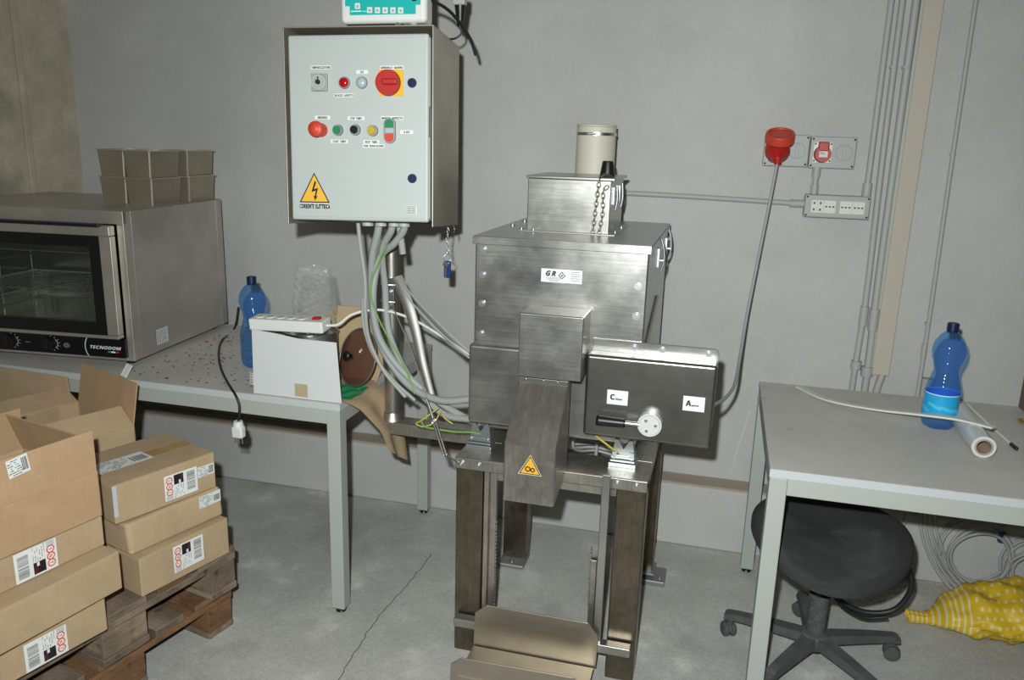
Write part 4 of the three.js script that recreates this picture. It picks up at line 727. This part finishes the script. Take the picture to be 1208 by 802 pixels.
{
  const t = thing('cable_trunking', 'flat beige cable trunking running down the wall', 'trunking', [.604, .757, WZ]);
  part('cover', bx(.574, .633, .757, CH, WZ, WZ + .028, .002), M.trunk, t);
  part('side_channel', bx(.564, .575, .757, CH, WZ, WZ + .022, .001), M.greyMetal, t);
}
solo('junction_box', bx(.745, .785, .60, .76, WZ, WZ + .035, .004), M.pvcBox, 'small grey box low on the wall behind the blue bottle', 'junction box');
function panel(label, x0, x1, y0, y1, socket) {
  const t = thing('industrial_outlet', label, 'socket', [(x0 + x1) / 2, y0, WZ]);
  part('plate', bx(x0, x1, y0, y1, WZ, WZ + .03, .004, 2), M.pvcBox, t);
  for (const [x, y] of [[x0 + .008, y0 + .009], [x1 - .008, y0 + .009], [x0 + .008, y1 - .009], [x1 - .008, y1 - .009]]) part('screw', cyl(.0035, .0035, .002, x, y, WZ + .031, 'z', 10), M.rubber, t);
  const sx = x0 + .042, sy = (y0 + y1) / 2, fl = part('socket_flange', bx(sx - .032, sx + .032, sy - .036, sy + .036, WZ + .03, WZ + .036, .003), M.white, t);
  for (const [a, b] of [[-1, -1], [1, -1], [-1, 1], [1, 1]]) part('screw', cyl(.003, .003, .002, sx + a * .026, sy + b * .029, WZ + .037, 'z', 8), M.rubber, fl);
  part('socket', merge([cyl(.026, .030, .03, sx, sy - .006, WZ + .05, 'z', 32), ...(socket ? [bx(sx - .017, sx + .017, sy + .004, sy + .036, WZ + .036, WZ + .066, .004, 2)] : [])]), M.red, t, 'red industrial socket');
  if (socket) part('socket_sticker', sticker(.028, .020, sx, sy - .006, WZ + .0655), paper(canvasTex(64, 48, (c) => { c.fillStyle = '#cfcfca'; c.fillRect(0, 0, 64, 48); c.fillStyle = '#777'; c.fillRect(6, 8, 30, 6); c.fillRect(6, 20, 44, 5); })), t);
  const cv = part('round_cover', new THREE.TorusGeometry(.026, .002, 8, 36).translate(x1 - .040, sy, WZ + .0305), M.greyMetal, t);
  part('cover_disc', cyl(.025, .025, .005, x1 - .040, sy, WZ + .032, 'z', 32), M.pvcBox, cv);
  part('cover_ridge', bx(x1 - .046, x1 - .034, sy - .022, sy + .022, WZ + .033, WZ + .037, .001), M.pvcBox, cv);
  return t;
}
panel('grey wall panel whose red socket has a plug in it', .115, .268, 1.491, 1.601, false);
panel('grey wall panel with an empty red socket, right of the plugged one', .271, .423, 1.489, 1.598, true);
{
  const t = thing('red_plug', 'large red industrial plug with a grey cable hanging down', 'plug', [.16, 1.54, -3.03]);
  const b = part('body', new THREE.LatheGeometry([[0, .074], [.010, .074], [.013, .068], [.020, .05], [.034, .032], [.038, .02], [.038, 0], [0, 0]].map(p => new THREE.Vector2(...p)).reverse(), 36).scale(1.12, 1.1, 1.12).rotateX(Math.PI / 2 + .55).translate(.160, 1.552, -3.05), M.red, t);
  part('locking_ring', merge([new THREE.LatheGeometry([[.030, 0], [.0395, 0], [.0405, .004], [.0405, .024], [.0385, .028], [.030, .028], [.030, 0]].map(p => new THREE.Vector2(...p)), 36), cyl(.030, .030, .006, 0, .022, 0, 'y', 32)]).scale(1.22, 1.25, 1.22).rotateX(.42).translate(.163, 1.574, -3.030), M.redSoft, t);
  part('cable_gland', cyl(.011, .013, .02, 0, 0, 0, 'y', 16).rotateX(.3).translate(.162, 1.512, -2.985), M.red, t);
  part('cable', tube([[.162, 1.518, -2.985], [.158, 1.47, -2.98], [.148, 1.36, -2.97], [.128, 1.17, -2.93], [.107, .98, -2.86], [.095, .87, -2.75], [.08, .82, -2.55], [.05, .83, -2.35], [.015, .86, -2.17]], .0055, 80), M.cable, t, 'grey cable hanging in a long curve to the machine');
}
{
  const t = thing('socket_row', 'grey wall box with a row of white sockets under the red ones', 'socket', [.38, 1.32, WZ]);
  const y = x => 1.3605 - (x - .272) * .012;
  part('box', bx(.272, .490, 1.318, 1.398, WZ, WZ + .045, .005, 2), M.pvcBox, t);
  for (const [x, yy] of [[.28, 1.326], [.482, 1.326], [.28, 1.39], [.482, 1.39]]) part('screw', cyl(.0035, .0035, .002, x, yy, WZ + .046, 'z', 10), M.rubber, t);
  for (const [x0, n] of [[.294, 3], [.389, 2]]) {
    const f = part('insert', bx(x0, x0 + .084, 1.334, 1.380, WZ + .045, WZ + .049, .002), M.cableWhite, t);
    const w = .084 / (n === 3 ? 4 : 2), holes = [];
    if (n === 3) { for (const k of [0, 1]) for (const yy of [1.346, 1.369]) holes.push(bx(x0 + w * (k + .5) - .003, x0 + w * (k + .5) + .003, yy - .004, yy + .004, WZ + .0488, WZ + .0496, .0002)); for (const d of [-.012, 0, .012]) holes.push(bx(x0 + w * 3 + d - .0035, x0 + w * 3 + d + .0035, 1.355, 1.360, WZ + .0488, WZ + .0496, .0002)); }
    else for (const k of [0, 1]) for (const d of [-.012, 0, .012]) holes.push(bx(x0 + w * (k + .5) + d - .0035, x0 + w * (k + .5) + d + .0035, 1.355, 1.360, WZ + .0488, WZ + .0496, .0002));
    part('socket_holes', merge(holes), M.black, f);
    for (let k = 1; k < (n === 3 ? 3 : 2); k++) part('insert_joint', bx(x0 + w * k - .0006, x0 + w * k + .0006, 1.335, 1.379, WZ + .0488, WZ + .0494, .0002), M.greyMetal, f);
  }
}

// ---------------------------------------------------------------- right table
{
  const t = thing('film_roll', 'roll of clear stretch film on a cardboard core lying on the right table', 'roll', [.75, TL, -2.4], null, true);
  t.rotation.y = -.03; const R = .030, r = .0195, L = .31;
  const sec = (a, b, z0, z1) => { const s = new THREE.Shape(); s.absarc(0, 0, a, 0, Math.PI * 2); const h = new THREE.Path(); h.absarc(0, 0, b, 0, Math.PI * 2, true); s.holes.push(h); return new THREE.ExtrudeGeometry(s, { depth: z1 - z0, bevelEnabled: true, bevelSize: .001, bevelThickness: .001, bevelSegments: 1, curveSegments: 40 }).translate(0, R + .001, z0); };
  part('film', sec(R, r + .004, -L + .06, .06), M.film, t); part('core', sec(r + .003, r, -L + .058, .062), M.core, t, 'brown cardboard core');
}
{
  const pts = [[.306, TL + .003, -2.869], [.383, TL + .008, -2.729], [.508, TL + .026, -2.616], [.633, TL + .05, -2.529], [.714, TL + .06, -2.486], [.789, TL + .066, -2.419]].map(p => V(...p)), c = new THREE.CatmullRomCurve3(pts);
  const g = new THREE.BoxGeometry(1, 1, 1, 60, 1, 1), p = g.attributes.position;
  for (let i = 0; i < p.count; i++) { const q = c.getPoint(Math.min(1, Math.max(0, p.getX(i) + .5))), tg = c.getTangent(Math.min(1, Math.max(0, p.getX(i) + .5))), s = V(tg.z, 0, -tg.x).normalize(); const u = p.getZ(i) * .022, h = p.getY(i) * .006; p.setXYZ(i, q.x - s.x * u, q.y + h, q.z - s.z * u); }
  const gg = g.toNonIndexed(); gg.computeVertexNormals();
  solo('plastic_channel', gg, M.cableWhite, 'bent white plastic channel lying across the right table over the film roll', 'plastic strip');
}
{
  const t = thing('thin_rod', 'thin white rod with a dark tip lying beside the film roll', 'rod', [.85, TL, -2.63]);
  part('rod', capped([[.838, TL + .006, -2.84], [.846, TL + .006, -2.65], [.858, TL + .006, -2.47]], .005, 20), M.cableWhite, t);
  part('tip', capped([[.858, TL + .006, -2.47], [.861, TL + .006, -2.435]], .0056, 6), M.black, t, 'dark tip');
}
{
  const t = thing('brown_carton', 'brown carton standing at the right end of the table top', 'box', [1.12, TL, -2.84]);
  part('body', bx(1.004, 1.24, TL + .0005, TL + .16, -2.895, -2.78, .003), std({ color: 0x6e5a4a, roughness: .85 }), t);
  part('flap', bx(1.004, 1.24, TL + .16, TL + .163, -2.895, -2.78, .001), M.kraft, t);
}
solo('dried_leaf', (() => { const g = new THREE.PlaneGeometry(.07, .04, 8, 6).rotateX(-Math.PI / 2), p = g.attributes.position; for (let i = 0; i < p.count; i++) p.setY(i, .006 + .006 * Math.sin(p.getX(i) * 120) * Math.cos(p.getZ(i) * 100)); g.computeVertexNormals(); return g.translate(.985, TL, -2.72); })(), std({ color: 0x9a7a35, roughness: .8, side: 2 }), 'crumpled yellowish scrap at the right edge of the table top', 'scrap');

// ---------------------------------------------------------------- office chair
{
  const X = .385, Z = -2.36;
  const t = thing('office_chair', 'black backless office chair with a worn saddle seat under the right table', 'chair', [X, 0, Z]);
  // seat cushion
  const g = new THREE.SphereGeometry(1, 64, 40), p = g.attributes.position, sq = (v, e) => Math.sign(v) * Math.pow(Math.abs(v), e);
  for (let i = 0; i < p.count; i++) {
    const x = p.getX(i), y = p.getY(i), z = p.getZ(i), r = Math.hypot(x, z), s = r > 1e-4 ? Math.pow(r, .55) / r : 1;
    const X1 = x * s * .225, Z1 = z * s * .225;
    const top = y > 0, dish = .012 - .05 * (Z1 / .225) * .45 - .030 * Math.exp(-((X1 + .01) ** 2 + (Z1 + .03) ** 2) / .012) + .02 * Math.pow(Math.abs(X1) / .225, 2) - .04 * Math.max(0, Z1 / .225) ** 2;
    p.setXYZ(i, X + X1, .425 + (top ? sq(y, .7) * .052 : sq(y, .8) * .044) + dish * (top ? 1 : .75), Z + .03 + Z1);
  }
  g.computeVertexNormals();
  const seat = part('seat', g, M.fabric, t);
  part('seat_pan', (() => { const g2 = new THREE.SphereGeometry(1, 40, 16); g2.scale(.17, .03, .17).translate(X, .375, Z + .04); return g2; })(), M.rubber, seat);
  part('mechanism', merge([bx(X - .10, X + .06, .33, .365, Z - .06, Z + .10, .008, 2), bx(X + .05, X + .17, .345, .355, Z + .03, Z + .045, .003), bx(X + .155, X + .20, .34, .362, Z + .022, Z + .052, .006, 2)]), M.rubber, t);
  part('column', merge([cyl(.027, .029, .13, X, .17, Z, 'y', 32), cyl(.032, .032, .012, X, .235, Z, 'y', 32), cyl(.022, .022, .13, X, .30, Z, 'y', 24)]), M.chairPlastic, t);
  const bs = part('base_hub', new THREE.LatheGeometry([[0, .055], [.034, .055], [.045, .075], [.042, .10], [.036, .112], [0, .114]].map(q => new THREE.Vector2(...q)), 32).translate(X, 0, Z), M.chairPlastic, t);
  for (let k = 0; k < 5; k++) {
    const a = Math.PI / 2 + .05 + k * 2 * Math.PI / 5, R = .262;
    const pts = []; for (let i = 0; i <= 14; i++) pts.push(i / 14);
    const arm = new THREE.BoxGeometry(1, 1, 1, 14, 3, 3), q = arm.attributes.position;
    for (let i = 0; i < q.count; i++) { const u = q.getX(i) + .5, w = (.052 - .018 * u), h = .030 - .010 * u; let yy = q.getY(i), zc = q.getZ(i); zc *= (yy > 0 ? .82 : 1); q.setXYZ(i, .02 + u * (R - .005), .088 - .012 * u * u + yy * h - (u > .9 ? (u - .9) * .05 : 0), zc * w); }
    let ag = arm.toNonIndexed(); ag = toCreasedNormals(ag, .6); ag = merge([ag, cyl(.018, .018, .022, R - .004, .075, 0, 'y', 20)]);
    const arm2 = part('arm', uvm(ag.rotateY(a).translate(X, 0, Z), k), M.chairPlastic, bs);
    const ca = a + [0.7, -.9, .4, 1.1, -.4][k], cx = X + Math.cos(a) * R, cz = Z - Math.sin(a) * R;
    const wheel = sx => new THREE.LatheGeometry([[0, 0], [.020, 0], [.0245, .004], [.0245, .013], [.020, .017], [0, .017]].map(v => new THREE.Vector2(...v)), 24).rotateX(Math.PI / 2).translate(0, .0245, sx > 0 ? .003 : -.020);
    part('castor', merge([wheel(1), wheel(-1), new THREE.SphereGeometry(.026, 20, 10, 0, Math.PI * 2, 0, Math.PI / 2).scale(1, 1, .55).translate(0, .026, 0), cyl(.006, .006, .03, -.012, .06, 0, 'y', 10)]).rotateY(ca).translate(cx, 0, cz), M.chairPlastic, bs);
  }
  // cable hanging from the seat
}
solo('black_cable', merge([tube([[.55, .38, -2.40], [.615, .355, -2.43], [.640, .32, -2.44], [.652, .255, -2.44], [.615, .178, -2.44], [.525, .155, -2.44], [.440, .195, -2.44], [.40, .265, -2.43], [.42, .34, -2.41]], .0085, 70), tube([[.42, .33, -2.40], [.412, .26, -2.42], [.45, .182, -2.43], [.53, .138, -2.435], [.60, .150, -2.44]], .005, 40)]), M.cableBlack, 'thick black cable looping below the chair seat', 'cable');

// ---------------------------------------------------------------- under the right table
{
  const coil = (cx, cy, R, n, seed) => { const r = rng(seed), out = []; for (let k = 0; k < n; k++) { const pts = []; const rr = R * (1 - .06 * k + .04 * r()), ox = (r() - .5) * .02, oy = (r() - .5) * .02; for (let i = 0; i < 16; i++) { const a = i / 16 * 2 * Math.PI; pts.push([cx + ox + Math.cos(a) * rr * .95, cy + oy + Math.sin(a) * rr, -2.985 + .012 * k + .01 * Math.sin(a * 2 + k)]); } out.push(tube(pts, .0055, 60, 6, true)); } return merge(out); };
  solo('cable_coil', coil(.985, .155, .125, 5, 4), M.cable, 'large coil of grey cable against the wall footing, tied with blue tape', 'cable');
  solo('cable_coil', coil(1.165, .135, .10, 6, 8), M.cable, 'smaller coil of grey cable at the right edge against the wall footing', 'cable');
  solo('cable_tie', new THREE.TorusGeometry(.022, .006, 8, 20).scale(1, .7, 1.3).rotateY(.9).translate(1.055, .235, -2.96), M.tagBlue, 'blue tape tie around the coils of grey cable', 'tie');
  solo('hanging_cables', merge([0, 1, 2, 3].map(i => tube([[.77 + i * .010, .66, -3.05], [.775 + i * .012, .40, -2.99], [.80 + i * .018, .20, -2.96], [.87 + i * .02, .07, -2.93 - i * .01], [.93 + i * .022, .02, -2.90 - i * .01], [.99 + i * .02, .009, -2.88]], .0055, 50))), M.cable, 'four grey cables hanging down behind the table to the floor', 'cable');
  solo('hanging_cables', merge([0, 1].map(i => tube([[.725 + i * .015, .62, -3.05], [.727 + i * .02, .35, -2.985], [.71 + i * .02, .22, -2.96], [.66 + i * .02, .12, -2.90], [.58 + i * .02, .03, -2.84], [.50, .01 + i * .01, -2.82]], .0055, 50))), M.cable, 'two pale cables hanging behind the chair seat', 'cable');
}
// yellow spotted bag
{
  const tex = canvasTex(1024, 512, (c, w, h) => {
    c.fillStyle = '#cfab22'; c.fillRect(0, 0, w, h); c.fillStyle = '#d0c88a';
    for (let j = 0; j < 20; j++) for (let i = 0; i < 28; i++) { c.beginPath(); c.ellipse(240 + i * 28 + (j % 2) * 14, j * 25.6 + 12, 6, 6, 0, 0, 7); c.fill(); }
    c.fillStyle = '#cfab22'; c.fillRect(0, 0, 230, h); c.fillStyle = '#d3c99a'; for (let x = 12; x < 220; x += 20) c.fillRect(x, 0, 7, h);
  });
  const nu = 90, nv = 48, pos = [], uv = [], idx = [];
  const W = [[0, .032], [.03, .029], [.062, .026], [.075, .04], [.12, .085], [.20, .125], [.36, .148], [.52, .15], [.66, .13], [.76, .07], [.80, .004]];
  const wid = s => { for (let k = 1; k < W.length; k++) if (s <= W[k][0]) { const u = (s - W[k - 1][0]) / (W[k][0] - W[k - 1][0]); return W[k - 1][1] + (W[k][1] - W[k - 1][1]) * u * u * (3 - 2 * u); } return .004; };
  for (let i = 0; i <= nu; i++) for (let j = 0; j <= nv; j++) {
    const s = i / nu * .80, a = j / nv * 2 * Math.PI, w = wid(s), hgt = w * .56;
    const cr = s > .08 ? (.0055 * Math.sin(a * 7 + s * 30) + .006 * Math.sin(s * 55 + a * 3) + .004 * Math.sin(a * 13 - s * 80)) * Math.min(1, (s - .08) * 8) : .0012 * Math.sin(a * 9);
    const x = .725 + s, y = Math.max(.0015, hgt * .97 + Math.sin(a) * (hgt + cr)), z = -2.705 - s * .10 + Math.cos(a) * (w + cr);
    pos.push(x, y, z); uv.push(s / .80, j / nv);
  }
  for (let i = 0; i < nu; i++) for (let j = 0; j < nv; j++) { const p = i * (nv + 1) + j, q = p + nv + 1; idx.push(p, p + 1, q, p + 1, q + 1, q); }
  const g = new THREE.BufferGeometry(); g.setAttribute('position', new THREE.Float32BufferAttribute(pos, 3)); g.setAttribute('uv', new THREE.Float32BufferAttribute(uv, 2)); g.setIndex(idx); g.computeVertexNormals();
  const t = thing('yellow_bag', 'yellow plastic bag with white dots and a striped neck lying on the floor', 'bag', [1.0, 0, -2.74]);
  part('body', g, std({ map: tex, roughness: .5, side: 2 }), t);
  part('neck_tie', new THREE.TorusGeometry(.027, .004, 8, 24).scale(1, .62, 1).rotateY(Math.PI / 2).translate(.789, .018, -2.712), std({ color: 0xcaa61a, roughness: .5 }), t);
}
{
  const r = rng(33), list = [], unit = new THREE.IcosahedronGeometry(1, 0);
  for (let i = 0; i < 900; i++) { const x = .42 + r() * .55, z = -2.985 + Math.pow(r(), 1.6) * .30; const s = .001 + r() * .0028; list.push(unit.clone().scale(s * (1 + r()), s * .7, s).rotateY(r() * 6).translate(x, s * .4, z)); }
  const m = solo('grit', merge(list), M.sand, 'sandy grit scattered on the floor along the wall footing', 'grit'); m.userData.kind = 'stuff';
  const crk = [[-.965, -1.5], [-.970, -1.7], [-.976, -1.859], [-.986, -2.004], [-.995, -2.119], [-.993, -2.237], [-.980, -2.393], [-.975, -2.504], [-.972, -2.651]], fine = [];
  for (let i = 0; i < crk.length - 1; i++) for (let k = 0; k < 6; k++) { const u = k / 6; fine.push([crk[i][0] + (crk[i + 1][0] - crk[i][0]) * u + (r() - .5) * .007, .0004, crk[i][1] + (crk[i + 1][1] - crk[i][1]) * u]); }
  part('crack', tube(fine, .0014, 160, 5), std({ color: 0x57524b, roughness: 1 }), scene.getObjectByName('floor'), 'fine dark crack in the concrete');
  part('scratch', tube([[.164, .561, WZ + .0003], [.140, .43, WZ + .0003], [.113, .284, WZ + .0003]], .0022, 12, 5), std({ color: 0xd2d3cf, roughness: 1 }), wallBack, 'pale scratch on the wall');
  solo('paper_scrap', (() => { const g = new THREE.PlaneGeometry(.03, .045, 4, 4), p = g.attributes.position; for (let i = 0; i < p.count; i++) p.setZ(i, .004 * Math.sin(p.getX(i) * 120)); g.computeVertexNormals(); return g.rotateX(-.5).rotateZ(-.3).translate(-1.908, TL + .022, -2.185); })(), std({ color: 0xc9cbc8, roughness: .8, side: 2 }), 'small white paper scrap on the table front edge below the oven', 'paper');
}
scene.traverse(o => { if (o.isMesh) { o.castShadow = true; o.receiveShadow = true; } });
renderer.render(scene, camera);
